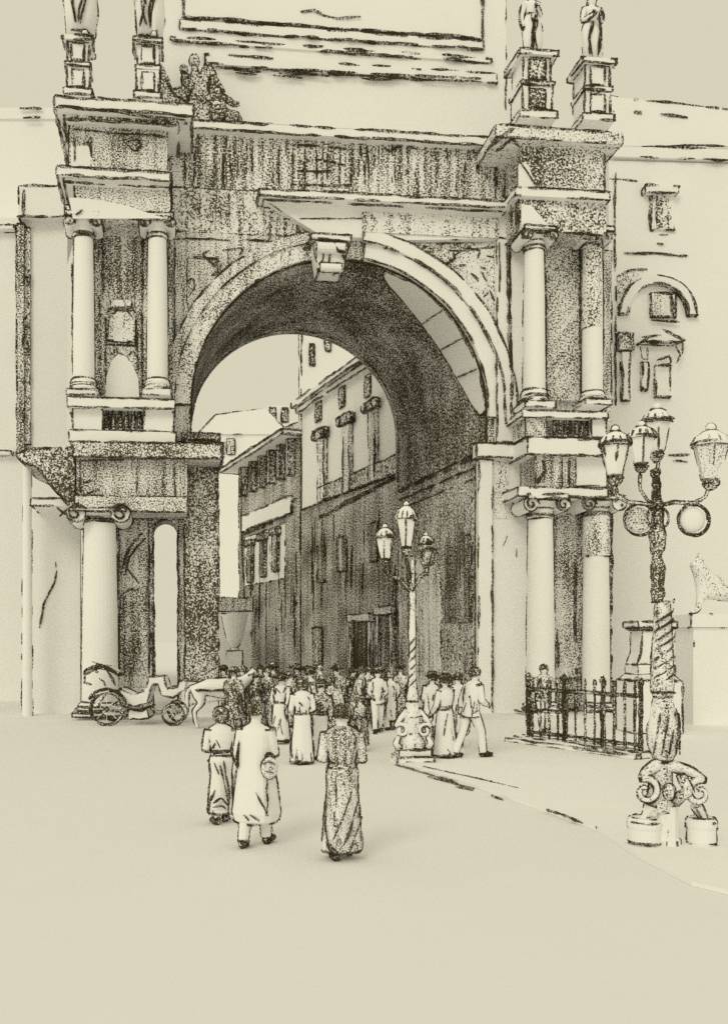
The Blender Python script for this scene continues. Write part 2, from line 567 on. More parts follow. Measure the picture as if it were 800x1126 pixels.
# --- attic storey, set back
att = MB(); lbox(att, 176, 556, -40, 140, 1.5, 6.5)
part('attic', att, pale, arch, width=2.2, gap=.25)
am = MB()
lbox(am, 198, 532, 33, 42, 1.42, 1.49); 
lbox(am, 188, 540, 52, 56, 1.42, 1.49)
lbox(am, 226, 546, 70, 80, 1.38, 1.49)
part('attic_moulding', am, pale, arch, width=3.0, gap=.22, extra=[TR(p, 1.35, 2.6) for p in ([(232, 74), (300, 76), (400, 80), (528, 86)], [(245, 77), (320, 80), (420, 84), (530, 90)], [(260, 80), (300, 83), (355, 88)], [(300, 78), (350, 78)], [(330, 80), (430, 88)])])
ap = MB(); lbox(ap, 202, 530, -38, 30, 1.44, 1.49)
part('attic_panel', ap, pale, arch, width=3.2, gap=.15, extra=[TR([(332, 12), (345, 10), (352, 13)], 1.40, 3.2), TR([(345, 12), (370, 20), (395, 19)], 1.40, 2.2)])

# --- columns
def column(px, hw, pt, pb, y, mat, cap_h=20, base_h=18, dark=0, ionic=True, plinth=True, width=2.8):
    """free standing round column, px..: centre, half width and top / bottom in the picture, y: depth of its axis"""
    x = LX(px, y); r = LX(px + hw, y) - x
    z1, z0 = LZ(px, pt, y), LZ(px, pb, y)
    m = (z1 - z0) / max(1, pb - pt)
    zc, zb = z1 - cap_h * m, z0 + base_h * m
    sh = MB(); pr = []
    for i in range(9):
        t = i / 8
        pr.append((r * (1 - .14 * t * t), zb + (zc - zb) * t))
    sh.lathe(pr, x, y, 28)
    c = part('column', sh, mat, arch, width=width, crease=40, gap=.14)
    cp = MB()
    cp.lathe([(r * .90, zc), (r * 1.0, zc + .12 * m * cap_h), (r * .86, zc + .2 * m * cap_h), (r * .9, zc + .45 * m * cap_h), (r * 1.35, zc + .78 * m * cap_h)], x, y, 20)
    cp.box(x - r * 1.5, x + r * 1.5, y - r * 1.5, y + r * 1.5, zc + .80 * m * cap_h, z1)
    for s in (-1, 1):
        cp.tube([(x + s * r * 1.2, y - r * 1.3, zc + .6 * m * cap_h), (x + s * r * 1.2, y + r * 1.3, zc + .55 * m * cap_h)], r * .52, 12)
    q = []
    for s in (-1, 1):
        c0 = Vector((x + s * r * 1.2, y - r * 1.36, zc + .6 * m * cap_h))
        c0 = Vector((x + s * r * 1.2, y - r * 1.40, zc + .55 * m * cap_h))
        q.append([3.4] + [c0 + Vector((math.cos(a) * r * .55 * (1 - a / 9), 0, math.sin(a) * r * .55 * (1 - a / 9))) for a in [k * .6 for k in range(14)]])
    part('capital', cp, pale, c, width=2.8, extra=q, gap=.05)
    bs = MB()
    bs.lathe([(r * 1.28, z0 + .32 * base_h * m), (r * 1.34, z0 + .45 * base_h * m), (r * 1.15, z0 + .6 * base_h * m), (r * 1.2, z0 + .75 * base_h * m), (r * 1.02, zb)], x, y, 24)
    bs.box(x - r * 1.4, x + r * 1.4, y - r * 1.4, y + r * 1.4, z0, z0 + .3 * base_h * m)
    part('base', bs, pale, c, width=2.6, crease=28)
    return c

# ---- left bay, upper storey
lw = MB(); lbox(lw, 84, 190, 240, 437, -.25, -.004)
nx = [TR(p, -.28, 2.4) for p in ([(118, 345), (122, 338), (132, 334), (145, 337), (150, 346)], [(116, 350), (116, 400), (117, 425)], [(150, 350), (151, 400), (152, 425)], [(118, 362), (150, 364)], [(118, 378), (150, 380)], [(122, 390), (128, 384), (135, 390)], [(140, 392), (146, 385), (152, 395)], [(108, 262), (109, 340), (110, 420)], [(113, 262), (113, 330)], [(156, 262), (156, 330), (157, 430)])]
part('bay_wall', lw, hatch(.58, streak=.34, period=5), arch, line=False, extra=nx)
nm = MB(); px = [(120, 432), (120, 395), (125, 372), (132, 352), (140, 352), (146, 372), (150, 395), (150, 432)]
nb = MB(); nb.prism([L(a, b, -.36) for a, b in [(116, 436), (117, 414), (122, 398), (129, 390), (138, 392), (146, 402), (152, 416), (153, 436)]], -.36, -.254)
part('niche_figure', nb, pale, arch, line=False)
n2 = MB(); n2.prism([L(a, b, -.33) for a, b in [(122, 338), (144, 338), (144, 330), (122, 330)]], -.36, -.254)
n2.prism([L(a, b, -.33) for a, b in [(119, 374), (148, 376), (148, 352), (141, 343), (128, 341), (120, 350)]], -.33, -.254)
part('niche_window', n2, hatch(.22, streak=.4), arch, width=2.2, gap=.15)
column(92, 12.0, 240, 438, -1.05, pale, 22, 20)
column(173, 11.5, 241, 438, -1.05, pale, 22, 20)
e = MB(); lbox(e, 82, 187, 203, 240, -1.55, -.03)
part('bay_architrave', e, hatch(.42, streak=.2), arch, width=2.6)
wp = MB(); wp.prism([L(a, b, -1.59) for a, b in [(76, 217), (104, 219), (140, 226), (168, 236), (184, 240), (80, 240)]], -1.60, -1.553)
part('plain_patch', wp, pale, arch, line=False, extra=[TR([(78, 214), (82, 226), (92, 230), (84, 236)], -1.63, 3)])
e = MB(); lbox(e, 62, 188, 186, 195, -1.95, -.03); lbox(e, 70, 187, 195, 203, -1.75, -.03)
part('bay_cornice', e, pale, arch, width=3.2, gap=.05)
e = MB(); lbox(e, 76, 184, 134, 186, -1.45, -.03)
fx = [TR(p, -1.48, 2.6) for p in ([(82, 150), (82, 182)], [(100, 150), (100, 183)], [(68, 138), (74, 150), (70, 160)], [(90, 158), (98, 156), (100, 170)], [(142, 155), (152, 152), (156, 160), (148, 166), (142, 160)], [(80, 142), (130, 146), (180, 150)])]
part('bay_frieze', e, hatch(.45, streak=.25), arch, width=2.4, extra=fx)
wp = MB(); wp.prism([L(a, b, -1.47) for a, b in [(78, 160), (97, 160), (104, 183), (78, 183)]], -1.475, -1.453)
part('plain_patch', wp, pale, arch, line=False)
e = MB(); lbox(e, 60, 212, 110, 122, -2.2, 2.0); lbox(e, 70, 196, 122, 134, -1.8, 2.0)
part('bay_coping', e, pale, arch, width=3.6, gap=.05, extra=[TR([(66, 116), (130, 124), (205, 132)], -2.23, 3.4)])
sf = MB(); lbox(sf, 84, 206, 123, 133, -1.84, -1.805)
part('dentil_band', sf, hatch(.62, streak=.5, period=4), arch, line=False)
# pedestal zone of the left bay
e = MB(); lbox(e, 74, 192, 438, 448, -1.75, -.03)
part('bay_pedestal_cap', e, pale, arch, width=2.8)
for p0_, p1_ in ((80, 112), (158, 190)):
    e = MB(); lbox(e, p0_, p1_, 448, 474, -1.5, -.03)
    part('bay_pedestal', e, pale, arch, width=2.6)
e = MB(); lbox(e, 112, 158, 448, 474, -.9, -.03)
part('parapet_back', e, hatch(.60, streak=.4, period=4), arch, line=False)
def baluster_row(p0, p1, n, pt, pb, y):
    for i in range(n):
        p = p0 + (p1 - p0) * (i + .5) / n
        x = LX(p, y); z0, z1 = LZ(p, pb, y), LZ(p, pt, y); r = (LX(p + (p1 - p0) / n * .32, y) - x); h = z1 - z0
        m = MB(); m.lathe([(r, z0), (r, z0 + .08 * h), (r * .5, z0 + .12 * h), (r, z0 + .35 * h), (r * .45, z0 + .75 * h), (r * .9, z0 + .9 * h), (r, z1)], x, y, 10)
        part('baluster', m, hatch(.55), arch, width=2.0)
baluster_row(114, 157, 6, 449, 473, -1.3)
e = MB(); lbox(e, 76, 193, 474, 486, -1.7, -.03)
part('bay_pedestal_base', e, pale, arch, width=2.6, gap=.2)

# ---- left pier, lower storey
e = MB(); lbox(e, 80, 244, 487, 503, -1.9, 0.3)
part('impost_cornice', e, hatch(.50, streak=.2, dirn='x'), arch, width=3.2, gap=.05, extra=[TR([(86, 507), (140, 505), (204, 503)], -1.92, 2.6)])
e = MB(); lbox(e, 84, 206, 503, 546, -1.5, 0)
part('pier_frieze', e, hatch(.50, streak=.25), arch, width=2.4, extra=[TR(p, -1.53, 2.6) for p in ([(87, 506), (88, 540)], [(92, 530), (110, 528), (112, 538), (96, 542)], [(150, 512), (150, 542)], [(192, 515), (192, 545)])])
e = MB(); lbox(e, 82, 206, 546, 562, -1.7, 0)
part('pier_architrave', e, hatch(.40, streak=.2, dirn='x'), arch, width=3.0, gap=.1)
sx0, sx1 = LX(168), LX(196)
sz = LZ(182, 585)
sr = (sx1 - sx0) / 2
xj = LX(205)
pier = MB()
pier.prism([(LX(92), 0), (sx0, 0)] + arc((sx0 + sx1) / 2, sz, sr, 14) + [(sx1, 0), (xl1 - .02, 0), (xl1 - .02, zi - .1), (LX(92), zi - .1)], 0, 1.1)
pier.box(sx1 + .02, xl1 - .02, 1.11, TH, 0, zi - .1)
nich = [TR(p, -.03, 2.8) for p in ([(133, 632), (138, 610), (148, 594), (158, 585)], [(137, 632), (142, 614), (152, 600), (160, 592)], [(130, 640), (131, 600), (130, 570)], [(132, 740), (131, 690), (133, 655), (142, 648), (156, 650)], [(140, 626), (152, 640)], [(163, 570), (164, 650), (164, 742)])]
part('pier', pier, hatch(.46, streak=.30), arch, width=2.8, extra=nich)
nd = MB(); nd.prism([L(a, b, -.04) for a, b in [(132, 742), (132, 660), (138, 648), (150, 645), (160, 652), (163, 742)]], -.04, -.004)
part('niche_door', nd, hatch(.58, streak=.3), arch, line=False)
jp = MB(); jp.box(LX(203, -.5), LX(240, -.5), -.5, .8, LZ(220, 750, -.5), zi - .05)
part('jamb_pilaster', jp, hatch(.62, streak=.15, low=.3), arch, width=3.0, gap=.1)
jb = MB(); jb.box(LX(203, -.5) - .1, LX(240, -.5) + .06, -.6, .8, 0, LZ(220, 750, -.5) - .005)
part('jamb_plinth', jb, pale, arch, width=2, gap=.5)
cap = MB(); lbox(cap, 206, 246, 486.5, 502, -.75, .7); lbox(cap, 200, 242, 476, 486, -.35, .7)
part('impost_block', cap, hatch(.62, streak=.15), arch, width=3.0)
column(110, 20, 563, 786, -1.0, pale, 12, 14, width=2.6)
# dark rear side of the left column where the wall meets it
# side wing on the far left
e = MB(); e.prism([L(a, b, -.9) for a, b in [(18, 500), (30, 494), (82, 490), (82, 556), (76, 556), (62, 540), (40, 514), (24, 508)]], -.9, 2.2)
part('wing_cornice', e, hatch(.50, streak=.15), arch, width=3.2, gap=.08)
e = MB(); lbox(e, 34, 78, 548, 556, -.6, 1.5)
part('wing_architrave', e, pale, arch, width=2.8, gap=.15, extra=[TR([(62, 558), (72, 566), (74, 560), (66, 568)], -.62, 4)])
e = MB(); e.lathe([(.17, 0), (.16, 3), (.14, LZ(30, 510, .2))], LX(30, .2), .2, 16)
part('wing_column', e, pale, arch, width=2.0, gap=.25)
e = MB(); lbox(e, 36, 88, 556, 786, 1.2, 1.6)
part('wing_wall', e, pale, arch, line=False, extra=[TR([(44, 690), (48, 665), (60, 640), (62, 628)], 1.17, 2.2), TR([(61, 612), (62, 628)], 1.17, 1.8)])

# ---- right bay, upper storey
e = MB(); lbox(e, 546, 577, 262, 486, -.3, -.004)
part('jamb_strip', e, pale, arch, width=2.6, gap=.15, extra=[TR([(558, 262), (559, 340), (561, 400), (562, 466)], -.33, 4.4), TR([(560, 262), (561, 350), (563, 440)], -.33, 3), TR([(549, 266), (549, 320)], -.33, 2.4)])
e = MB(); lbox(e, 577, 664, 255, 440, -.25, -.004)
part('bay_wall', e, hatch(.44, streak=.22, tilt=-40), arch, line=False, extra=[TR(p, -.28, 2.8) for p in ([(637, 270), (637, 350), (638, 432)], [(600, 300), (600, 440)], [(662, 280), (663, 340), (662, 405)])])
column(587, 11.5, 256, 452, -1.05, pale, 20, 22)
c_ = column(651, 10.5, 256, 448, -.72, pale, 18, 16)
x_ = LX(651, -.72); r_ = LX(661.5, -.72) - x_
e = MB(); e.lathe([(r_ * 1.02, LZ(651, 362, -.72)), (r_ * .93, LZ(651, 275, -.72))], x_, -.72, 24)
part('hatched_band', e, hatch(.34, streak=.35), c_, width=2.6, gap=.25)
e = MB(); lbox(e, 570, 666, 218, 255, -1.5, -.03)
part('bay_architrave', e, hatch(.48, streak=.2), arch, width=2.6, gap=.2, extra=[TR(p, -1.53, 3) for p in ([(580, 256), (620, 256), (662, 260)], [(562, 225), (562, 250)], [(567, 225), (567, 250)], [(655, 262), (662, 258), (664, 268)], [(575, 262), (590, 268), (600, 258)])])
wp = MB(); wp.prism([L(a, b, -1.55) for a, b in [(573, 224), (584, 226), (604, 250), (573, 250)]], -1.56, -1.503)
part('plain_patch', wp, pale, arch, line=False)
e = MB(); lbox(e, 566, 670, 208, 217, -1.75, -.03)
part('bay_cornice', e, pale, arch, width=2.8, gap=.15)
e = MB(); lbox(e, 572, 664, 154, 208, -1.45, -.03)
part('bay_frieze', e, hatch(.52, streak=.15), arch, width=2.4)
wp = MB(); wp.prism([L(a, b, -1.50) for a, b in [(570, 180), (578, 178), (590, 204), (570, 206)]], -1.51, -1.453)
part('plain_patch', wp, pale, arch, line=False, extra=[TR([(572, 178), (580, 190), (590, 205)], -1.53, 2.4)])
e = MB(); lbox(e, 545, 684, 141, 154, -1.9, 2.0)
part('bay_coping', e, hatch(.22, streak=.4, dirn='x'), arch, width=3.0, gap=.1, extra=[TR([(540, 160), (565, 140)], -1.92, 3.6), TR([(545, 166), (562, 152), (570, 160)], -1.92, 3.2)])
# pedestal zone right
e = MB(); lbox(e, 574, 668, 452, 459, -1.7, -.03)
part('bay_pedestal_cap', e, pale, arch, width=2.6)
e = MB(); lbox(e, 578, 600, 459, 480, -1.5, -.03)
part('bay_pedestal', e, hatch(.50, tilt=40), arch, width=2.6)
e = MB(); lbox(e, 650, 666, 459, 480, -1.5, -.03)
part('bay_pedestal', e, pale, arch, width=2.6)
e = MB(); lbox(e, 600, 650, 459, 480, -.9, -.03)
part('parapet_back', e, hatch(.45, streak=.4, period=4), arch, line=False)
baluster_row(606, 648, 7, 459, 480, -1.3)
e = MB(); lbox(e, 580, 672, 482, 500, -1.8, .2)
part('impost_cornice', e, pale, arch, width=3.4, gap=.05)
# right pier lower
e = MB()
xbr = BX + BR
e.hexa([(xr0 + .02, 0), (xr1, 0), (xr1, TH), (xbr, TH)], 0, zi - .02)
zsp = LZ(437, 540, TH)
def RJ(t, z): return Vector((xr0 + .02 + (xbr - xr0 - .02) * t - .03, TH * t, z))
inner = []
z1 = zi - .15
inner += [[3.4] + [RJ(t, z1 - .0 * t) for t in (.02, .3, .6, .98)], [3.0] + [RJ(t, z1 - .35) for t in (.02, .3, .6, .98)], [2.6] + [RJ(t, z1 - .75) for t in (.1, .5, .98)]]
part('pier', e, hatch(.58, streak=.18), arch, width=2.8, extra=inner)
# inner arched recess on the right jamb
rc = MB(); N = 14
def jr(t0, t1, zs, zb, d, name, tone):
    m = MB(); a = []; b = []
    tc, tr_ = (t0 + t1) / 2, (t1 - t0) / 2
    rz_ = tr_ * TH
    prof = [(t0, zb)] + [(tc - tr_ * math.cos(R(180 * i / N)), zs + rz_ * math.sin(R(180 * i / N))) for i in range(N + 1)] + [(t1, zb)]
    ra = [RJ(t, z) + Vector((-d, 0, 0)) for t, z in prof]; rb = [RJ(t, z) + Vector((.02, 0, 0)) for t, z in prof]
    n = len(ra); m.add(ra + rb, [tuple(range(n)), tuple(range(2 * n - 1, n - 1, -1))] + [(i, n + i, n + (i + 1) % n, (i + 1) % n) for i in range(n)])
    part(name, m, hatch(tone, streak=.3), arch, width=2.2, gap=.4)
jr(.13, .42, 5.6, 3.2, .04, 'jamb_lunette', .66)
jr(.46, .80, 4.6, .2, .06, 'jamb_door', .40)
e = MB(); lbox(e, 526, 541, 505, 786, -.3, -.004)
part('jamb_pilaster', e, pale, arch, width=3.0, gap=.1)
e = MB(); lbox(e, 524, 584, 488, 503, -.45, -.004)
part('impost_block', e, pale, arch, width=2.8)
e = MB(); lbox(e, 541.5, 581, 504, 786, -.15, -.004)
part('pier_face', e, pale, arch, width=1.6, gap=.6, extra=[TR([(553, 600), (567, 560), (567, 612)], -.17, 1.4)])
sm = MB(); lbox(sm, 543, 559, 506, 570, -.18, -.155)
part('hatched_patch', sm, hatch(.24, streak=.3), arch, line=False)  # lightly hatched rectangle on the pier face
e = MB(); lbox(e, 588, 632, 500, 536, -1.5, -.004)
part('pier_frieze', e, hatch(.45, streak=.35), arch, width=2.4, extra=[TR([(597, 506), (599, 518), (590, 530)], -1.52, 4), TR([(618, 502), (618, 534)], -1.52, 2.6), TR([(625, 502), (625, 534)], -1.52, 2.6)])
e = MB(); lbox(e, 632.3, 666, 500, 534, -1.45, -.004)
part('pier_frieze', e, pale, arch, width=2.0, gap=.2)
e = MB(); lbox(e, 570, 668, 536, 546, -1.65, -.004)
part('pier_architrave', e, pale, arch, width=3.2, gap=.1)
e = MB(); lbox(e, 608, 652, 546, 745, -.25, -.004)
part('bay_wall', e, hatch(.44, streak=.3), arch, width=2.4, gap=.3, extra=[TR([(632, 600), (632, 680), (633, 740)], -.27, 4.4), TR([(612, 640), (612, 690), (613, 735)], -.27, 3.4)])
c_ = column(655, 14, 548, 786, -.75, pale, 20, 14, width=2.4)
x_ = LX(655, -.75); r_ = LX(669, -.75) - x_
e = MB(); e.lathe([(r_ * 1.01, LZ(655, 612, -.75)), (r_ * .95, LZ(655, 566, -.75))], x_, -.75, 24)
part('hatched_band', e, hatch(.34, streak=.35), c_, width=2.6, gap=.25)
column(594, 14.5, 547, 786, -1.0, pale, 24, 14, width=2.6)

# ================================================================== skin-grown bodies
def grow(name, nodes, edges, root, sub=1):
    """one continuous surface grown round a skeleton: nodes name -> (pos, radius)"""
    keys = list(nodes)
    me = bpy.data.meshes.new('skeleton')
    me.from_pydata([nodes[k][0] for k in keys], [(keys.index(a), keys.index(b)) for a, b in edges], [])
    o = bpy.data.objects.new('skeleton', me); C.objects.link(o)
    sk = o.modifiers.new('skin', 'SKIN')
    sk.use_smooth_shade = True
    ss = o.modifiers.new('sub', 'SUBSURF'); ss.levels = sub; ss.render_levels = sub
    d = me.skin_vertices[0].data
    for i, k in enumerate(keys):
        r = nodes[k][1]
        d[i].radius = r if isinstance(r, tuple) else (r, r)
        d[i].use_root = (k == root)
    dg = bpy.context.evaluated_depsgraph_get()
    dg.update()
    ev = o.evaluated_get(dg)
    m2 = ev.to_mesh()
    mb = MB()
    mb.v = [tuple(v.co) for v in m2.vertices]; mb.f = [tuple(p.vertices) for p in m2.polygons]
    ev.to_mesh_clear()
    bpy.data.objects.remove(o); bpy.data.meshes.remove(me)
    return mb

def body_skeleton(h=1.7, stride=.0, lean=0.0, arms=((0, 0), (0, 0)), fingers=True, sep=.09, shw=.185):
    """facing +y. arms: per side (swing forward in m at the wrist, elbow bend) """
    s = h / 1.72
    N = {}; E = []
    def nd(k, p, r): N[k] = (Vector((p[0], p[1] + lean * max(0, p[2] - .9), p[2])) * s, r * s)
    nd('pelvis', (0, 0, .95), .125); nd('waist', (0, 0, 1.10), .115); nd('chest', (0, 0, 1.28), .14); nd('upchest', (0, 0, 1.39), .082)
    nd('neck', (0, .0, 1.49), .052); nd('jaw', (0, .025, 1.555), .068); nd('skull', (0, .015, 1.625), .088); nd('top', (0, .005, 1.69), .055)
    nd('nose', (0, .112, 1.61), .014)
    E += [('pelvis', 'waist'), ('waist', 'chest'), ('chest', 'upchest'), ('upchest', 'neck'), ('neck', 'jaw'), ('jaw', 'skull'), ('skull', 'top'), ('skull', 'nose')]
    for sd, nm in ((-1, 'l'), (1, 'r')):
        nd('ear' + nm, (sd * .095, 0, 1.60), .018); E.append(('skull', 'ear' + nm))
        st = stride * (1 if sd > 0 else -1)
        nd('hip' + nm, (sd * sep, 0, .90), .088); nd('knee' + nm, (sd * sep, st * .55 + .03, .50), .058)
        nd('calf' + nm, (sd * sep, st * .75 - .01, .33), .055)
        nd('ankle' + nm, (sd * sep, st - .04, .09), .038); nd('toe' + nm, (sd * (sep + .02), st + .13, .04), .035)
        E += [('pelvis', 'hip' + nm), ('hip' + nm, 'knee' + nm), ('knee' + nm, 'calf' + nm), ('calf' + nm, 'ankle' + nm), ('ankle' + nm, 'toe' + nm)]
        fw, bend = arms[0 if sd < 0 else 1][:2]
        nd('sho' + nm, (sd * shw, 0, 1.40 - (.185 - shw)), .062)
        el = (sd * (shw + .05), fw * .35 - .02, 1.11)
        wr = (sd * (shw + .055 - .12 * bend), fw + .03, .86 + .28 * bend)
        nd('elb' + nm, el, .044); nd('wri' + nm, wr, .028)
        d = (Vector(wr) - Vector(el)).normalized()
        pm = Vector(wr) + d * .06
        nd('palm' + nm, pm, .034)
        E += [('upchest', 'sho' + nm), ('sho' + nm, 'elb' + nm), ('elb' + nm, 'wri' + nm), ('wri' + nm, 'palm' + nm)]
        if fingers:
            sidev = Vector((0, 1, 0)) if abs(d.y) < .8 else Vector((0, 0, 1))
            curl = Vector((-sd * .4, .1, 0))
            for q, ln in enumerate((.068, .078, .074, .058)):
                b0 = pm + sidev * (.027 - .018 * q) + d * .03
                m0 = b0 + d * ln * .55; t0 = m0 + (d + curl * .8).normalized() * ln * .45
                nd('f%d' % q + nm, b0, .0105); nd('g%d' % q + nm, m0, .0095); nd('h%d' % q + nm, t0, .008)
                E += [('palm' + nm, 'f%d' % q + nm), ('f%d' % q + nm, 'g%d' % q + nm), ('g%d' % q + nm, 'h%d' % q + nm)]
            t1 = pm + sidev * .045 - d * .005; t2 = t1 + (sidev * .6 + d).normalized() * .04
            nd('t1' + nm, t1, .012); nd('t2' + nm, t2, .009)
            E += [('palm' + nm, 't1' + nm), ('t1' + nm, 't2' + nm)]
    return N, E, s

def person(p, face, label, cat='person', h=1.7, stride=.12, lean=.0, arms=((.05, .1), (-.02, .1)), dress='coat', tone=0, hair='short', hat=None, group=None, hem=None, top_tone=None, width=2.6, wide=1.0, fingers=True, extra_cloth=(), hair_tone=.84, belly=0, cape=False):
    """p: point on the ground, face: degrees the figure is turned (0 looks away from the viewer)"""
    t = thing('person', label, cat, p, R(face), group)
    N, E, s = body_skeleton(h, stride, lean, arms, fingers, .055 if cape else .09, .10 if cape else .175)
    mpp = (CAM - Vector(p)).length / FPX
    mb = grow('body', N, E, 'pelvis', 1)
    hc = N['skull'][0]
    eyes = []
    for sd in (-1, 1):
        c = hc + Vector((sd * .034, .083, -.005)) * s
        eyes.append([1.6, c + Vector((-.014 * s, 0, 0)), c + Vector((.014 * s, .003, 0)), c + Vector((.016 * s, 0, 0))])
    c = N['jaw'][0] + Vector((0, .07, 0)) * s
    eyes.append([1.5, c + Vector((-.02 * s, 0, 0)), c + Vector((0, .004, 0)), c + Vector((.02 * s, 0, 0))])
    part('body', mb, pale if dress != 'none' else hatch(tone), t, width=width * .9, smooth=True, crease=80, gap=.1, extra=eyes, mpp=mpp)
    # hair
    hm = MB(); hr = .106 * s
    if hair:
        lv = []
        for k in range(7):
            a = -35 + 125 * k / 6
            lv.append((hc.z + .015 * s + hr * 1.02 * math.sin(R(a)), max(.012, hr * math.cos(R(a))), max(.012, hr * 1.08 * math.cos(R(a))), hc.x, hc.y - .02 * s))
        hm.ell(lv, 14)
        if hair == 'bun': hm.sphere((hc.x, hc.y - .11 * s, hc.z + .03 * s), .05 * s, 10, 7)
        part('hair', hm, hatch(hair_tone, streak=.3), t, width=width, smooth=True, crease=70, mpp=mpp)
    if hat == 'bowler':
        m = MB(); z = hc.z + .055 * s
        m.lathe([(.155 * s, z), (.16 * s, z + .012), (.105 * s, z + .02), (.104 * s, z + .08 * s), (.07 * s, z + .12 * s), (.015, z + .13 * s)], hc.x, hc.y, 16)
        part('hat', m, hatch(.72), t, width=width, mpp=mpp)
    elif hat == 'wide':
        m = MB(); z = hc.z + .05 * s
        m.lathe([(.23 * s, z), (.235 * s, z + .012), (.10 * s, z + .03), (.09 * s, z + .09 * s), (.02, z + .11 * s)], hc.x, hc.y, 18)
        part('hat', m, hatch(.66), t, width=width, mpp=mpp)
    elif hat == 'scarf':
        m = MB(); lv = []
        for k in range(8):
            a = -75 + 165 * k / 7
            lv.append((hc.z + (.12 * s) * math.sin(R(a)), max(.01, .115 * s * math.cos(R(a * .8))), max(.01, .12 * s * math.cos(R(a * .8))), hc.x, hc.y - .03 * s))
        m.ell(lv, 14)
        part('head_scarf', m, hatch(.76, streak=.3), t, width=width * 1.1, mpp=mpp, smooth=True, crease=70)
    # clothing
    frg = random.Random(int(abs(p[0]) * 1000 + p[1] * 77))
    def folds(lv, n, z0, z1, wd=2.4):
        out = []
        zs = [q[0] for q in lv]
        def at_z(z):
            for a, b in zip(lv, lv[1:]):
                if a[0] <= z <= b[0]:
                    t_ = (z - a[0]) / (b[0] - a[0]); return a[1] + (b[1] - a[1]) * t_, a[2] + (b[2] - a[2]) * t_
            return lv[0][1], lv[0][2]
        for _ in range(n):
            ph = frg.uniform(0, 2 * math.pi); za = frg.uniform(z0, z1); zb_ = max(z0, za - frg.uniform(.12, .5) * (z1 - z0)); tw = frg.uniform(-.5, .5)
            l = [frg.uniform(.7, 1.2) * wd]
            for i in range(6):
                z = za + (zb_ - za) * i / 5; rx, ry = at_z(z); a_ = ph + tw * i / 5
                l.append(Vector((math.cos(a_) * (rx * 1.045), math.sin(a_) * (ry * 1.045) + lean * max(0, z - .9), z)) * s)
            out.append(l)
        return out
    ln = lambda z: lean * max(0, z - .9)
    top_tone = tone if top_tone is None else top_tone
    tm = pale if not top_tone else hatch(top_tone, streak=.35)
    bm_ = pale if not tone else hatch(tone, streak=.4, tilt=18)
    def sleeves(m, r=.066):
        for nm in 'lr':
            a, b, c2 = N['sho' + nm][0], N['elb' + nm][0], N['wri' + nm][0]
            c2 = b.lerp(c2, .92)
            m.tube([a + Vector((0, 0, .02)), a.lerp(b, .5), b, b.lerp(c2, .5), c2], [r * 1.05 * s, r * s, r * .9 * s, r * .78 * s, r * .68 * s], 10)
    if dress == 'coat':
        hem = .40 if hem is None else hem
        m = MB()
        lv = [(hem, .17, .15), (hem + .05, .235, .20), (hem + .14, .285, .24), (.62, .30, .25), (.9, .29, .245), (1.1, .262, .22), (1.26, .21, .175), (1.38, .155, .13), (1.47, .105, .10), (1.53, .085, .085)] if cape else [(hem, .20 * wide, .17 * wide), (hem + .03, .255 * wide, .21 * wide), (hem + .12, .275 * wide, .225 * wide), (.75, .235 * wide, .19 * wide), (1.0, .20 * wide, .165 * wide), (1.2, .205 * wide ** .5, .16), (1.36, .205, .14), (1.43, .15, .11), (1.475, .075, .075)]
        m.ell([(z * s, a * s, b * s, 0, (ln(z) + belly * (1 if .8 < z < 1.3 else 0)) * s) for z, a, b in lv], 20, .05, 5)
        if not cape: sleeves(m)
        extra_cloth = list(extra_cloth) + [[w_[0]] + [v / s for v in w_[1:]] for w_ in folds(lv, 4 if cape else 12, hem + .05, 1.35)]
        part('coat', m, bm_, t, width=width * 1.15, crease=60, gap=.08, extra=[[Vector(q) * s for q in e_] if not isinstance(e_[0], (int, float)) else [e_[0]] + [Vector(q) * s for q in e_[1:]] for e_ in extra_cloth], mpp=mpp)
        m = MB()
        for nm in 'lr':
            a, k, c2 = N['hip' + nm][0], N['knee' + nm][0], N['ankle' + nm][0]
            m.tube([a, k, k.lerp(c2, .5), c2 + Vector((0, 0, .0))], [.10 * s, .078 * s, .07 * s, .062 * s], 10)
        part('trousers', m, bm_, t, width=width, crease=60, mpp=mpp)
    elif dress == 'suit':
        m = MB()
        lv = [(.80, .185, .15), (.95, .18, .145), (1.1, .165, .135), (1.28, .195, .15), (1.37, .205, .14), (1.45, .16, .12), (1.49, .075, .078)]
        m.ell([(z * s, a * s, b * s, 0, ln(z) * s) for z, a, b in lv], 20)
        sleeves(m)
        part('jacket', m, tm, t, width=width, crease=60, mpp=mpp, extra=folds(lv, 14, .82, 1.42))
        m = MB()
        for nm in 'lr':
            a, k, c2 = N['hip' + nm][0], N['knee' + nm][0], N['ankle' + nm][0]
            m.tube([a, k, k.lerp(c2, .5), c2], [.105 * s, .08 * s, .072 * s, .065 * s], 10)
        part('trousers', m, bm_, t, width=width, crease=60, mpp=mpp)
    elif dress == 'skirt':
        m = MB()
        hem = .07 if hem is None else hem
        lv = [(hem, .30 * wide, .27 * wide), (hem + .1, .295 * wide, .265 * wide), (.45, .265 * wide, .235 * wide), (.75, .225 * wide, .20 * wide), (.95, .175, .155), (1.08, .135, .115)]
        m.ell([(z * s, a * s, b * s, 0, ln(z) * s) for z, a, b in lv], 24, .055, 6)
        ex = [[e_[0]] + [Vector(q) * s for q in e_[1:]] for e_ in extra_cloth]
        part('skirt', m, bm_, t, width=width * 1.15, crease=60, gap=.08, mpp=mpp, extra=ex + folds(lv, 12, hem, .95))
        m = MB()
        lv = [(1.02, .15, .125), (1.1, .14, .12), (1.26, .18, .15), (1.36, .20, .14), (1.44, .165, .125), (1.49, .075, .078)]
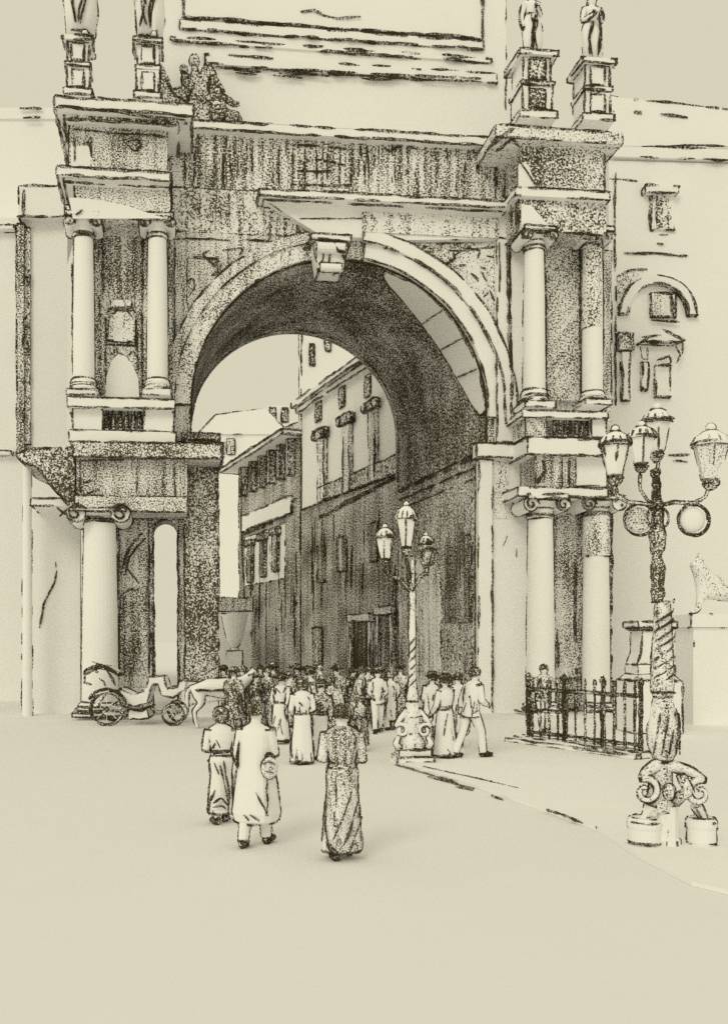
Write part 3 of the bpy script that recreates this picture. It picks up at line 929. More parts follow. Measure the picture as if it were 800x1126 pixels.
        m.ell([(z * s, a * s, b * s, 0, ln(z) * s) for z, a, b in lv], 20)
        sleeves(m, .062)
        part('bodice', m, tm, t, width=width, crease=60, mpp=mpp, extra=folds(lv, 10, 1.04, 1.42))
    if dress in ('coat', 'suit', 'skirt'):
        for nm in 'lr':
            m = MB(); a, b = N['ankle' + nm][0], N['toe' + nm][0]
            d = (b - a); d.z = 0; d.normalize()
            q = [a - d * .03 + Vector((0, 0, -.035 * s)), a + d * .05 + Vector((0, 0, -.04 * s)), b + d * .02 + Vector((0, 0, .0))]
            m.tube([(v.x, v.y, max(.045, v.z)) for v in q], [.044, .046, .036], 8)
            part('shoe', m, hatch(.72), t, width=width, mpp=mpp)
    return t

# ================================================================== statues on the parapets
def statue(px, pys, py_top, y, label, tone=0, pose=0, ped=(14, 44), dark_ped=False):
    """statue on a stepped pedestal; pys: foot of the pedestal in the picture"""
    x, z = L(px, pys, y)
    wp = AO + Matrix.Rotation(YAW, 3, 'Z') @ Vector((x, y, z))
    t = thing('statue', label, 'statue', wp, YAW, 'statues along the top of the arch')
    m = (AO + Matrix.Rotation(YAW, 3, 'Z') @ Vector((x, y, z)) - CAM).length / FPX * .93
    hw, hp = ped[0] * m, ped[1] * m
    b = MB()
    b.box(-hw * 1.25, hw * 1.25, -hw * 1.25, hw * 1.25, 0, hp * .10)
    b.box(-hw, hw, -hw, hw, hp * .102, hp * .50)
    b.box(-hw * 1.1, hw * 1.1, -hw * 1.1, hw * 1.1, hp * .502, hp * .56)
    b.box(-hw * .95, hw * .95, -hw * .95, hw * .95, hp * .562, hp * .92)
    b.box(-hw * 1.3, hw * 1.3, -hw * 1.3, hw * 1.3, hp * .922, hp)
    part('pedestal', b, pale, t, width=2.8, gap=.15)
    f = MB(); f.box(-hw * .55, hw * .55, -hw * 1.02, -hw * 1.003, hp * .6, hp * .88); f.box(-hw * .55, hw * .55, -hw * 1.05, -hw * 1.004, hp * .16, hp * .44)
    part('pedestal_panel', f, hatch(.62, tilt=35) if dark_ped else pale, t, width=2.6, gap=.05)
    H = (pys - py_top) * m - hp
    N, E, s = body_skeleton(H, [.1, .18, .05, .12][pose % 4], 0, [((.22, .9), (.05, .2)), ((.05, .1), (.25, .8)), ((.2, .9), (.2, .9)), ((.0, .1), (.15, 1.2))][pose % 4], fingers=True)
    for k in N: N[k] = (Vector((N[k][0].x, -N[k][0].y, N[k][0].z + hp)), N[k][1] * 1.3)
    body = grow('figure', N, E, 'pelvis', 1)
    part('figure', body, pale if not tone else hatch(tone), t, width=3.0, smooth=True, crease=80, gap=.1)
    d = MB()
    lv = [(.10, .16, .14, .02), (.5, .19, .15, .03), (.85, .20, .16, .0), (1.0, .17, .14, 0), (1.12, .14, .12, 0)]
    d.ell([(z_ * s + hp, a * 1.28 * s, b_ * 1.2 * s, c_ * s, 0) for z_, a, b_, c_ in lv], 16, .09, 5, pose)
    rg = random.Random(pose)
    ex = []
    for k in range(4):
        xx = rg.uniform(-.12, .12)
        ex.append([2.4] + [Vector(((xx + .05 * math.sin(i + k)) * s, -.205 * s, hp + (1.0 - i * .2) * s)) for i in range(5)])
    part('drapery', d, pale if not tone else hatch(tone), t, width=2.8, smooth=True, crease=70, extra=ex)
    return t
statue(87, 112, -60, -1.2, 'draped stone statue over the outer left column, plain pedestal, cut by the picture top', pose=0, ped=(11, 58))
statue(163, 116, -45, -1.2, 'draped stone statue over the inner left column beside the dark trophy group', pose=1, ped=(11, 60))
statue(584, 140, 5, -1.0, 'faint veiled statue on the pedestal with a densely hatched panel', pose=3, ped=(15, 66), dark_ped=True)
statue(650, 142, 12, -1.0, 'stone statue over the outermost right column above the roof line', pose=2, ped=(13, 60))

# dark sculpture group between the left statues and the attic
x, z = L(222, 141, .3)
gp = thing('sculpture_group', 'dark hatched group of seated allegorical figures beside the attic wall', 'sculpture', AO + Matrix.Rotation(YAW, 3, 'Z') @ Vector((x, .3, z)), YAW)
mm = .034
def seated(ox, h, flip, name):
    N = {}; s = h
    def nd(k, p, r): N[k] = (Vector((ox + flip * p[0] * s, p[1] * s, p[2] * s)), r * s)
    nd('p', (0, 0, .30), .17); nd('w', (0, 0, .48), .15); nd('c', (.0, 0, .66), .17); nd('n', (0, 0, .80), .07); nd('h', (-.02, 0, .90), .10); nd('t', (-.02, 0, .97), .06)
    nd('h1', (.12, -.02, .28), .13); nd('k1', (.42, -.1, .30), .10); nd('a1', (.48, -.1, .05), .07); nd('f1', (.60, -.15, .03), .05)
    nd('h2', (-.10, -.02, .26), .13); nd('k2', (.25, -.25, .26), .10); nd('a2', (.22, -.25, .04), .07); nd('f2', (.32, -.32, .03), .05)
    nd('s1', (.17, 0, .72), .08); nd('e1', (.33, -.05, .56), .06); nd('w1', (.50, -.1, .55), .05)
    nd('s2', (-.17, 0, .72), .08); nd('e2', (-.35, 0, .62), .06); nd('w2', (-.48, 0, .80), .05)
    E = [('p', 'w'), ('w', 'c'), ('c', 'n'), ('n', 'h'), ('h', 't'), ('p', 'h1'), ('h1', 'k1'), ('k1', 'a1'), ('a1', 'f1'), ('p', 'h2'), ('h2', 'k2'), ('k2', 'a2'), ('a2', 'f2'), ('c', 's1'), ('s1', 'e1'), ('e1', 'w1'), ('c', 's2'), ('s2', 'e2'), ('e2', 'w2')]
    part(name, grow(name, N, E, 'p', 1), hatch(.62, streak=.15), gp, width=2.6, smooth=True, crease=80, gap=.15)
seated(.55, 1.5, 1, 'seated_figure')
for a_, b_, r_ in ((202, 73, .15), (214, 65, .20)):
    q_ = L(a_, b_, .55)
    m = MB(); m.sphere((q_[0] - x, .4, q_[1] - z), r_, 12, 9, .85, .9, 1.15); m.tube([(q_[0] - x, .4, q_[1] - z - r_ * .8), (q_[0] - x + .03, .4, q_[1] - z - r_ * 2.4)], [r_ * .5, r_ * .8], 8)
    part('carved_head', m, hatch(.50), gp, width=3.0, smooth=True, crease=85)
def GP(px, py, y=.3):
    q = L(px, py, y); return (q[0] - x, q[1] - z)
m = MB(); m.prism([GP(a, b) for a, b in [(175, 66), (181, 74), (189, 96), (198, 96), (203, 90), (200, 79), (205, 78), (209, 86), (211, 71), (217, 71), (220, 80), (226, 70), (233, 71), (240, 84), (247, 97), (242, 104), (251, 127), (252, 139), (196, 139), (184, 118), (178, 96), (172, 78)]], .05, .75)
part('carved_trophy', m, hatch(.52, streak=.2), gp, width=3.0, extra=[[3.0] + [Vector((GP(a, b)[0], .02, GP(a, b)[1])) for a, b in q] for q in ([(182, 86), (192, 104), (205, 112)], [(232, 74), (228, 96), (236, 120)], [(214, 90), (206, 110), (212, 128)], [(240, 100), (232, 112), (243, 130)])])

# ================================================================== houses seen through the arch
HV = Vector((-350, 1000, 0)).normalized()            # the street wall runs away from us to the left
HA = at(441, 705, 45.5); HA.z = 0
hz = math.atan2(HV.y, HV.x)
# own frame: x along the wall (away), y towards the street side is -
def hpos(px):                                        # distance along the wall line seen at picture column px
    k = (px - PX0) / FPX
    return (HA.x - k * HA.y) / (k * HV.y - HV.x)
def hh(px, py):
    t = hpos(px); return CAM.z + (PY0 - py) / FPX * (HA.y + HV.y * t)
house = thing('tall_house', 'tall pale house with pilastered upper storey and dark hatched lower walls seen through the arch', 'house', HA, hz)
# in this frame the street face looks to +y (the wall's left-hand side)
t1 = hpos(331)
eave = hh(415, 392)
zb1 = hh(400, 535)
def Hp(px, py, d=.03):
    return Vector((hpos(px), d, hh(px, py)))
def HT(pts, w, d=.03): return [w] + [Hp(a, b, d) for a, b in pts]
m = MB(); m.box(-1.5, t1, -9, 0, 0, zb1)
dx = [HT(p, 3.2) for p in ([(441, 521), (400, 542), (346, 570)], [(441, 523), (400, 545), (350, 571)])]
rg = random.Random(11)
for _ in range(26):
    px = rg.uniform(335, 438); a = rg.uniform(545, 640)
    dx.append(HT([(px, a), (px + rg.uniform(-1, 1), a + rg.uniform(25, 70))], 2.0))
lower = part('lower_wall', m, hatch(.60, streak=.16, low=.22), house, width=2.8, extra=dx)  # shade of the lower storey drawn into its colour as hatching
m = MB(); m.box(-1.5, t1, -9, -.05, zb1 + .01, eave)
up = part('upper_wall', m, pale, house, width=2.4, gap=.2)
m = MB(); m.box(-1.8, t1 + .3, -9.3, .55, eave + .01, eave + .35); m.box(-1.6, t1 + .1, -9.1, .3, eave - .35, eave)
part('cornice', m, pale, house, width=3.4, gap=.04)
m = MB(); m.hexa([(-1.5, -9), (t1, -9), (t1, 0), (-1.5, 0)], eave + .36, eave + .5)
part('roof', m, pale, house, line=False)
for px, py in ((350, 452), (376, 436), (404, 424)):
    w = MB(); a, b = hpos(px - 3), hpos(px + 3)
    zc = hh(px, py)
    w.box(b, a, -.045, .03, zc - .6, zc + .55)
    p = part('window', w, hatch(.68, streak=.3), house, width=2.4)
    w = MB(); w.box(b - .15, a + .15, -.045, .14, zc - 1.3, zc - 1.12)
    part('sill', w, hatch(.6), p, width=2.6)
for px in (356, 384, 412):
    w = MB(); a, b = hpos(px - 3.2), hpos(px + 3.2); z1, z0 = hh(px, 482 - (px - 356) * .55), zb1 + .02
    w.box(b, a, -.045, .22, z0, z1)
    pl = part('pilaster', w, hatch(.30, streak=.5), house, width=2.8)
    w = MB(); w.box(b - .25, a + .25, -.045, .34, z1 + .01, z1 + .5); w.tube([(a + .3, .2, z1 + .25), (a + .3, .4, z1 + .25)], .25, 8); w.tube([(b - .3, .2, z1 + .25), (b - .3, .4, z1 + .25)], .25, 8)
    part('pilaster_capital', w, hatch(.50), pl, width=3.2)
m = MB(); m.box(-1.5, hpos(352), -.04, .18, zb1 + .03, zb1 + .9)
part('balcony_wall', m, hatch(.55), house, width=2.6)
# doors and windows of the dark lower wall
def hopen(nm, p0, p1, py0, py1, tone, frame=True):
    a, b = hpos(p0), hpos(p1); pm = (p0 + p1) / 2
    w = MB(); w.box(b, a, .004, .08, max(.02, hh(pm, py1)), hh(pm, py0))
    o = part(nm, w, hatch(tone, streak=.35), house, width=2.6)
    if frame:
        w = MB(); z1 = hh(pm, py0)
        w.box(b - .35, a + .35, .004, .30, z1 + .02, z1 + .40)
        w.box(b - .30, b - .02, .004, .22, max(.02, hh(pm, py1)), z1 + .01); w.box(a + .02, a + .30, .004, .22, max(.02, hh(pm, py1)), z1 + .01)
        part('frame', w, hatch(.38), o, width=2.6)
    return o
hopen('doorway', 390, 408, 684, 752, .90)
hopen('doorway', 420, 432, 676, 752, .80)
hopen('window', 350, 358, 600, 640, .66, False)
hopen('window', 372, 382, 590, 628, .68, False)
hopen('window', 402, 416, 575, 618, .66, False)
hopen('window', 345, 355, 690, 735, .68, False)

# farther, lower house with bracketed eaves
t2 = hpos(263)
eave2 = hh(300, 497)
H2 = HA + HV * (t1 + .02)
far = thing('eaved_house', 'farther dark house with deep bracketed eaves and little loggia columns behind the tall house', 'house', H2, hz)
Ld = t2 - t1
def hq(px, py, d=.03): return Vector((hpos(px) - t1, d, hh(px, py)))
def H2T(pts, w, d=.04): return [w] + [hq(a, b, d) for a, b in pts]
m = MB(); m.box(0, Ld, -8, 0, 0, eave2)
ex = [H2T(p, 3.0) for p in ([(268, 583), (296, 572), (326, 548)], [(268, 588), (300, 575)], [(266, 545), (267, 600), (270, 680)])]
for _ in range(22):
    px = rg.uniform(272, 330); a = rg.uniform(590, 680)
    ex.append(H2T([(px, a), (px, a + rg.uniform(20, 60))], 2.0))
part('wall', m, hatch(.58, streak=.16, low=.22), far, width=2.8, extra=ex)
m = MB(); m.hexa([(-.0, -8.5), (Ld + .9, -8.5), (Ld + .9, 1.3), (-.0, 1.3)], eave2 + .01, eave2 + .32)
part('eaves', m, pale, far, width=3.2, gap=.05)
m = MB()
m.add([(0, 1.4, eave2 + .33), (Ld + 1.0, 1.4, eave2 + .33), (Ld + 1.0, -8.6, eave2 + .33), (0, -8.6, eave2 + .33), (0, -3.6, eave2 + 2.6), (Ld - 1.5, -3.6, eave2 + 2.6)],
      [(0, 1, 5, 4), (1, 2, 5), (2, 3, 4, 5), (3, 0, 4), (0, 3, 2, 1)])
part('roof', m, hatch(.20, streak=.3), far, width=2.4, gap=.2)
for k in range(6):
    px = 271 + k * 10.5
    a = hpos(px) - t1
    z = hh(px, 545 - (px - 271) * .42)
    m = MB(); m.prism([(a - .22, z), (a + .22, z), (a + .22, eave2 - .02), (a - .22, eave2 - .02)], .005, .5)
    part('bracket', m, hatch(.62), far, width=2.6)
m = MB(); m.box(hpos(322) - t1, hpos(268) - t1, .004, .16, hh(296, 574), hh(296, 556))
part('string_course', m, pale, far, width=2.8, gap=.1)
m = MB(); m.box(hpos(314) - t1, hpos(270) - t1, .004, .05, hh(292, 640), hh(292, 584))
part('loggia', m, pale, far, width=2.2, gap=.3)
for px, py in ((278, 600), (292, 594), (306, 588)):
    a, b = hpos(px - 2.2) - t1, hpos(px + 2.2) - t1
    z1 = hh(px, py); z0 = hh(px, py + 40)
    m = MB(); m.box(b, a, .06, .3, z0, z1)
    c = part('loggia_column', m, hatch(.56), far, width=2.8)
    m = MB(); m.box(b - .3, a + .3, .06, .42, z1 + .01, z1 + .4)
    part('capital', m, hatch(.6), c, width=3.2)

# pale tower behind the tall house, far roofs and the low wall with its urn
tw = at(350, 705, 86); tw.z = 0
tower = thing('tower_house', 'thin pale tower with two narrow slit windows rising behind the tall house', 'tower', tw, 0)
m = MB(); m.box(-1.6, 6, 0, 7, 0, at(0, 330, 86).z)
part('wall', m, pale, tower, width=2.4, gap=.15)
for dx_, py in ((-.6, 390), (.85, 374)):
    m = MB(); zc = at(0, py, 86).z; m.box(dx_ - .22, dx_ + .22, -.12, -.005, zc - 1.0, zc + 1.0)
    part('window', m, hatch(.62), tower, width=2.8)
rf = at(258, 705, 120); rf.z = 0
roofs = thing('distant_house', 'faint distant house with sloping roof glimpsed over the eaves through the arch', 'house', rf, 0)
z1 = at(0, 478, 120).z
m = MB(); m.box(-4.5, 7.0, 0, 8, 0, z1)
part('wall', m, pale, roofs, width=1.8, gap=.3)
m = MB(); m.prism([(-5.0, z1 + .02), (7.4, z1 + .02), (4.0, z1 + 3.4), (-2.5, z1 + 2.6)], -.3, 8.3)
part('roof', m, pale, roofs, width=1.8, gap=.3)
for k in (-3.4, -1.0):
    m = MB(); m.box(k, k + 1.0, -.2, -.005, z1 - 2.6, z1 - .6)
    part('window', m, hatch(.45), roofs, width=2)
dv = at(306, 705, 130); dv.z = 0
dd = thing('belfry', 'small far belfry with two dark openings left of the slit-windowed tower', 'belfry', dv, 0)
z0_, z1_ = at(0, 468, 130).z, at(0, 446, 130).z
m = MB(); m.box(-1.6, 1.8, 0, 3, 0, z1_)
part('wall', m, pale, dd, width=2.0, gap=.5)
for k in (-.8, .9):
    m = MB(); m.box(k - .45, k + .45, -.15, -.005, z0_ + .5, z1_ - .4)
    part('opening', m, hatch(.60), dd, width=2.8)
gw = at(252, 705, 66); gw.z = 0
low = thing('garden_wall', 'low pale garden wall with hatched coping beyond the left pier', 'wall', gw, 0)
z1 = at(0, 672, 66).z
m = MB(); m.box(-3, 1.6, 0, .5, 0, z1)
part('wall', m, pale, low, width=2, gap=.4)
m = MB(); m.box(-3.1, 1.7, -.1, .6, z1 + .005, at(0, 657, 66).z)
part('coping', m, hatch(.46), low, width=2.2)
ur = at(258, 705, 64); ur.z = 0
urn = thing('stone_urn', 'pale stone urn on a post in front of the garden wall between pier and house', 'urn', ur, 0)
zu0, zu1 = at(0, 716, 64).z, at(0, 675, 64).z
m = MB(); m.box(-.55, .55, -.55, .55, 0, zu0)
part('post', m, pale, urn, width=2)
m = MB(); h_ = zu1 - zu0
m.lathe([(.35, zu0 + .01), (.2, zu0 + .1 * h_), (.55, zu0 + .3 * h_), (.8, zu0 + .7 * h_), (.95, zu1)], 0, 0, 18)
part('bowl', m, pale, urn, width=2.0, gap=.3)

# ================================================================== palace on the right
PR = at(668, 705, 37.5); PR.z = 0
pal = thing('palace', 'pale palace with a corniced window and large round-arched window right of the arch', 'palace', PR, R(3))
PRM = Matrix.Rotation(-R(3), 3, 'Z')
pcl = PRM @ (CAM - PR)
def PL(px, py, y=0.0):
    d = PRM @ Vector(((px - PX0) / FPX, 1, (PY0 - py) / FPX)); t = (y - pcl.y) / d.y
    p = pcl + d * t; return (p.x, p.z)
def PT(pts, w, y=-.04): return [w] + [Vector((PL(a, b, y)[0], y, PL(a, b, y)[1])) for a, b in pts]
def pbox(mb, p0, p1, q0, q1, y0, y1):
    pm = (p0 + p1) / 2
    mb.box(PL(p0, 500, y0)[0], PL(p1, 500, y0)[0], y0, y1, PL(pm, q1, y0)[1], PL(pm, q0, y0)[1]); return mb
m = MB(); m.box(PL(669, 500)[0], PL(1050, 500)[0], 0, 10, 0, PL(735, 178)[1])
ex = [PT(p, 2.4) for p in ([(676, 190), (676, 300), (677, 445)], [(686, 278), (720, 278), (755, 282)], [(678, 305), (690, 298), (710, 296)], [(672, 196), (700, 198)],
     [(724, 258), (734, 258)], [(722, 268), (730, 269)], [(735, 500), (756, 500)], [(740, 507), (756, 508)])]
part('wall', m, pale, pal, line=False, extra=ex)
m = MB(); pbox(m, 672, 1050, 166, 177, -.16, 1)
part('cornice', m, pale, pal, width=2.4, gap=.3)
m = MB(); y_ = 2.0
m.prism([PL(664, 105, y_), PL(1050, 145, y_), PL(1050, 160, y_), PL(664, 160, y_)], y_, 8)
part('roof', m, pale, pal, width=2.2, gap=.25, extra=[PT([(664, 121), (730, 126), (770, 131)], 2.4, 1.96)])
m = MB(); pbox(m, 716, 741, 212, 252, -.10, -.004)
wn = part('window', m, pale, pal, width=2.6, extra=[PT([(722, 216), (722, 248)], 3.4, -.12), PT([(734, 216), (734, 246)], 3.0, -.12)])
m = MB(); pbox(m, 710, 746, 204, 211, -.35, -.004)
part('window_cornice', m, pale, wn, width=3.0)
m = MB(); pbox(m, 719, 738, 214, 250, -.125, -.105)
part('pane', m, hatch(.30, streak=.6, period=5), wn, line=False)
cx_, cz_ = PL(724, 345, -.2); r0 = PL(766, 345, -.2)[0] - cx_; r1 = PL(757, 345, -.2)[0] - cx_
m = MB(); m.prism(arc(cx_, cz_, r0, 24) + arc(cx_, cz_, r1, 24, 0, 180), -.2, -.004)
aw = part('arched_window', m, pale, pal, width=3.0, gap=.1)
m = MB(); pbox(m, 716, 742, 322, 348, -.12, -.004)
part('lunette_pane', m, hatch(.25), aw, width=2.8, extra=[PT([(718, 330), (724, 322), (734, 322), (740, 330)], 3, -.15), PT([(738, 325), (739, 347)], 4, -.15), PT([(716, 352), (745, 354)], 2.6, -.15)])
sp_ = MB(); sp_.prism([PL(a, b, -.02) for a, b in [(678, 345), (678, 302), (704, 298), (692, 315), (684, 345)]], -.03, -.004)
part('spandrel', sp_, hatch(.30, tilt=30), pal, line=False)
m = MB(); m.prism([PL(a, b, -.3) for a, b in [(704, 376), (728, 362), (752, 374), (740, 377)]], -.3, -.004)
pd_ = part('aedicule', m, pale, pal, width=3.2, gap=.06, extra=[PT(p, 2.8, -.33) for p in ([(706, 370), (726, 368)], [(710, 376), (745, 376)], [(704, 382), (706, 394), (712, 394)], [(712, 382), (712, 396)], [(722, 396), (736, 392), (738, 400), (724, 402)], [(742, 380), (748, 390), (744, 398)], [(750, 376), (750, 390)])])
for p0, p1, q0, q1 in ((684, 692, 386, 440), (706, 712, 398, 428), (721, 737, 402, 436)):
    m = MB(); pbox(m, p0, p1, q0, q1, -.15, -.004)
    part('pilaster', m, pale, pal, width=2.8, gap=.2)
m = MB(); pbox(m, 680, 696, 366, 384, -.22, -.004)
part('pilaster_capital', m, hatch(.35), pal, width=3.2, extra=[PT([(683, 366), (692, 368)], 2.6, -.25)])

# ================================================================== building at the left edge
LB = at(34, 705, 38); LB.z = 0
lb = thing('corner_building', 'pale building cut by the left edge with a tall hatched corner pilaster', 'building', LB, 0)
def BB(mb, p0, p1, q0, q1, y0, y1):
    f = lambda px, py: (at(px, py, 38 + y0).x - LB.x, at(px, py, 38 + y0).z)
    x0_, x1_ = f(p0, 0)[0], f(p1, 0)[0]
    mb.hexa([(x0_, y0), (x1_, y0), (x1_ - .34 * (y1 - y0), y1), (x0_, y1)] if y1 - y0 > 1 else [(x0_, y0), (x1_, y0), (x1_, y1), (x0_, y1)], max(.0, f(0, q1)[1]), f(0, q0)[1]); return mb
m = BB(MB(), -260, 74, 239, 802, 0, 9)
part('wall', m, pale, lb, width=2, gap=.5)
m = BB(MB(), 18, 26, 246, 498, -.3, -.004); 
part('corner_pilaster', m, hatch(.55, streak=.4, period=5), lb, width=2.8, gap=.2)
m = BB(MB(), 27, 33, 250, 488, -.15, -.004); 
part('corner_strip', m, hatch(.42, streak=.4, period=5), lb, width=2, gap=.4)
m = BB(MB(), -260, 16, 247, 251, -.35, -.005)
part('string_course', m, pale, lb, width=2.6)
m = BB(MB(), -260, 12, 495, 499, -.35, -.005)
part('string_course', m, pale, lb, width=2.8)
m = BB(MB(), 20, 72, 204, 238, -.5, 2)
part('parapet_block', m, pale, lb, width=3.0, gap=.15, extra=[[4.0] + [Vector((at(26, q, 37.5).x - LB.x, -.53, at(0, q, 37.5).z)) for q in (208, 220, 236)]])
m = BB(MB(), -200, 82, 131, 262, 2.1, 6)
part('rear_storey', m, pale, lb, line=False)
m = BB(MB(), -200, 82, 118, 130, 2.0, 6.2)
part('rear_cornice', m, pale, lb, line=False, extra=[[3.0] + [Vector((at(a, q, 39.8).x - LB.x, 1.87, at(0, q, 39.8).z)) for a in (22, 34, 45)] for q in (118, 128)])

# ================================================================== street lamps
def lantern(t, c, h, r, name='lantern', dark=0, width=2.6, four=True):
    """glazed lantern: tapering cage, dome and ball on top; c: bottom centre"""
    x, y, z = c
    m = MB(); n = 6
    m.lathe([(r * .42, z), (r * .55, z + .02), (r * .98, z + h * .62), (r, z + h * .64)], x, y, n, rot=.3)
    l = part(name, m, pale if not dark else hatch(dark), t, width=width, crease=25, gap=.22)
    m = MB(); m.lathe([(r * 1.12, z + h * .645), (r * 1.15, z + h * .68), (r * .92, z + h * .80), (r * .45, z + h * .90), (r * .22, z + h * .92)], x, y, 12)
    part('lantern_cap', m, pale, l, width=width * 1.15, crease=25, gap=.2)
    m = MB(); m.sphere((x, y, z + h * .97), r * .29, 12, 8)
    part('finial', m, pale, l, width=width * 1.1, smooth=True, crease=80)
    m = MB(); m.lathe([(r * .2, z - h * .16), (r * .48, z - h * .06), (r * .5, z - .002)], x, y, 12)
    part('lantern_cup', m, hatch(.6), l, width=width)
    return l

# ---- large candelabrum on the right
d0 = gnd(737, 928, PZ)
big = thing('street_lamp', 'large ornate candelabrum lamp with four lanterns and scrolled foot by the pavement edge', 'street lamp', d0, 0, 'ornate lamp posts')
kb = d0.y / FPX
def bz(py): return (928 - py) * kb
def bx(px): return (px - 737) * kb
PX_ = bx(726)
m = MB()
m.lathe([(.12, bz(892)), (.16, bz(880)), (.13, bz(866)), (.12, bz(850)), (.10, bz(838))], PX_, 0, 20)
part('pedestal', m, hatch(.35, streak=.3), big, width=2.8)
m = MB(); m.lathe([(.15, 0.0), (.15, .06), (.12, .08), (.12, bz(886))], PX_ + .08, 0, 8, rot=R(22.5))
part('plinth', m, pale, big, width=2.2, gap=.5)
m = MB(); m.lathe([(.10, bz(836)), (.17, bz(820)), (.185, bz(806)), (.15, bz(784)), (.105, bz(766)), (.13, bz(762))], PX_ + .03, 0, 20)
vx = []
for k in range(5):
    a0_ = -2.6 + k * .5
    vx.append([2.6] + [Vector((PX_ + .03 + math.cos(a0_ + i * .12) * .18, math.sin(a0_ + i * .12) * .19, bz(828 - i * 11))) for i in range(5)])
part('leaf_vase', m, hatch(.22, streak=.5), big, width=3.2, extra=vx)
m = MB(); m.lathe([(.12, bz(761)), (.13, bz(752)), (.115, bz(720)), (.095, bz(680)), (.08, bz(662))], PX_ + .02, 0, 20)
sx_ = []
for k in range(9):
    z_ = bz(755 - k * 10)
    sx_.append([2.6] + [Vector((PX_ + .02 + math.cos(-2.7 + i * .38) * .125, math.sin(-2.7 + i * .38) * .125, z_ + i * .028)) for i in range(7)])
part('shaft', m, hatch(.26, streak=.5, tilt=30), big, width=2.8, extra=sx_)
m = MB(); m.lathe([(.065, bz(661)), (.075, bz(652)), (.055, bz(645)), (.075, bz(635)), (.085, bz(622)), (.05, bz(612)), (.085, bz(600)), (.095, bz(588)), (.06, bz(578)), (.05, bz(560))], PX_ - .04, 0, 16)
part('knot', m, hatch(.62, streak=.3), big, width=3.2)
m = MB(); m.tube([(PX_ - .04, 0, bz(561)), (PX_ - .05, 0, bz(520))], [.05, .03], 10)
m.sphere((PX_ - .05, 0, bz(556)), .075, 10, 7); m.sphere((PX_ - .05, 0, bz(533)), .05, 10, 7); m.sphere((PX_ - .06, 0, bz(520)), .055, 10, 7)
part('stem', m, hatch(.70), big, width=3.0)
# scroll rings under the arms
for c, rr, tone in (((701, 572), 17, .30), ((721, 570), 12, 0), ((760, 572), 17, .0)):
    m = MB(); m.ring((bx(c[0]), -.05, bz(c[1])), rr * kb, .010, 'y', 26)
    part('scroll', m, hatch(.55), big, width=2.0)
m = MB(); m.sphere((bx(701), -.02, bz(572)), 14 * kb, 16, 10, 1, .3, 1)
part('rosette', m, hatch(.34, streak=.2), big, line=False)
m = MB(); m.sphere((bx(760), -.02, bz(572)), 14 * kb, 16, 10, 1, .3, 1)
part('rosette', m, pale, big, line=False)
# arms
def arm(pts, r=.02):
    m = MB(); m.tube([at(a, c, d0.y + b) - d0 for a, b, c in pts], r, 8)
    part('arm', m, hatch(.5), big, width=2.6, smooth=True, crease=85)
arm([(724, 0, 556), (740, -.02, 552), (762, -.05, 554), (776, -.05, 546), (780, -.05, 534)], .018)
arm([(724, 0, 556), (706, -.2, 554), (690, -.4, 552), (678, -.5, 545), (675, -.5, 532)], .018)
arm([(723, 0, 556), (712, .1, 550), (704, .1, 538), (703, .1, 522)], .016)
arm([(725, 0, 556), (722, .3, 546), (722, .4, 520), (724, .4, 505)], .014)
lantern(big, tuple(at(676, 525, d0.y + -0.5) - d0), 52 * kb, 14.5 * kb, width=3.2)
lantern(big, tuple(at(705, 512, d0.y + 0.1) - d0), 47 * kb, 14 * kb)
lantern(big, tuple(at(722, 499, d0.y + 0.4) - d0), 55 * kb, 15 * kb)
lantern(big, tuple(at(781, 529, d0.y + -0.05) - d0), 60 * kb, 18 * kb, width=2.0, dark=.10)
# scrolled foot and drum feet
def volute(sx, cx, cz, rr):
    m = MB()
    pts = []
    for i in range(22):
        a = i * .33; r_ = rr * (1 - i * .036)
        pts.append((cx + sx * math.cos(a + 1.2) * r_, -.16, cz + math.sin(a + 1.2) * r_))
    m.tube(pts, [.040 - .001 * i for i in range(22)], 8)
    q0 = Vector(pts[0]); c0_ = Vector((PX_, -.02, bz(840)))
    m.tube([c0_, c0_.lerp(q0, .35) + Vector((0, 0, .03)), c0_.lerp(q0, .7) + Vector((0, 0, .035)), q0], [.08, .07, .055, .04], 8)
    part('foot_scroll', m, hatch(.12, streak=.3), big, width=3.6, smooth=True, crease=85, gap=.05)
volute(-1, bx(704), bz(868), .165)
volute(1, bx(762), bz(870), .165)
m = MB(); m.sphere((bx(727), -.2, bz(868)), .08, 12, 8, .8, .8, 1.2)
part('foot_mask', m, hatch(.52), big, width=3.2, smooth=True, crease=80)
m = MB(); m.tube([(bx(737), -.1, bz(880)), (bx(748), -.2, bz(866)), (bx(742), -.15, bz(850))], [.07, .07, .05], 8)
part('foot_leaf', m, hatch(.40), big, width=3, smooth=True, crease=85)
for cx, wd, top in ((708, 16.5, 903), (771, 14.5, 903)):
    m = MB(); r_ = wd * kb
    m.lathe([(r_ * .9, .0), (r_ * 1.02, .03), (r_ * 1.0, bz(912)), (r_ * 1.08, bz(908)), (r_ * 1.08, bz(top)), (r_ * .9, bz(top - 4))], bx(cx), 0, 20)
    m.tube([(bx(cx) + (.06 if cx < 737 else -.1), -.05, bz(884)), (bx(cx), -.02, bz(897)), (bx(cx), 0, bz(905))], [.07, .05, .09], 8)
    part('drum_foot', m, pale, big, width=3.0, crease=28, gap=.28)

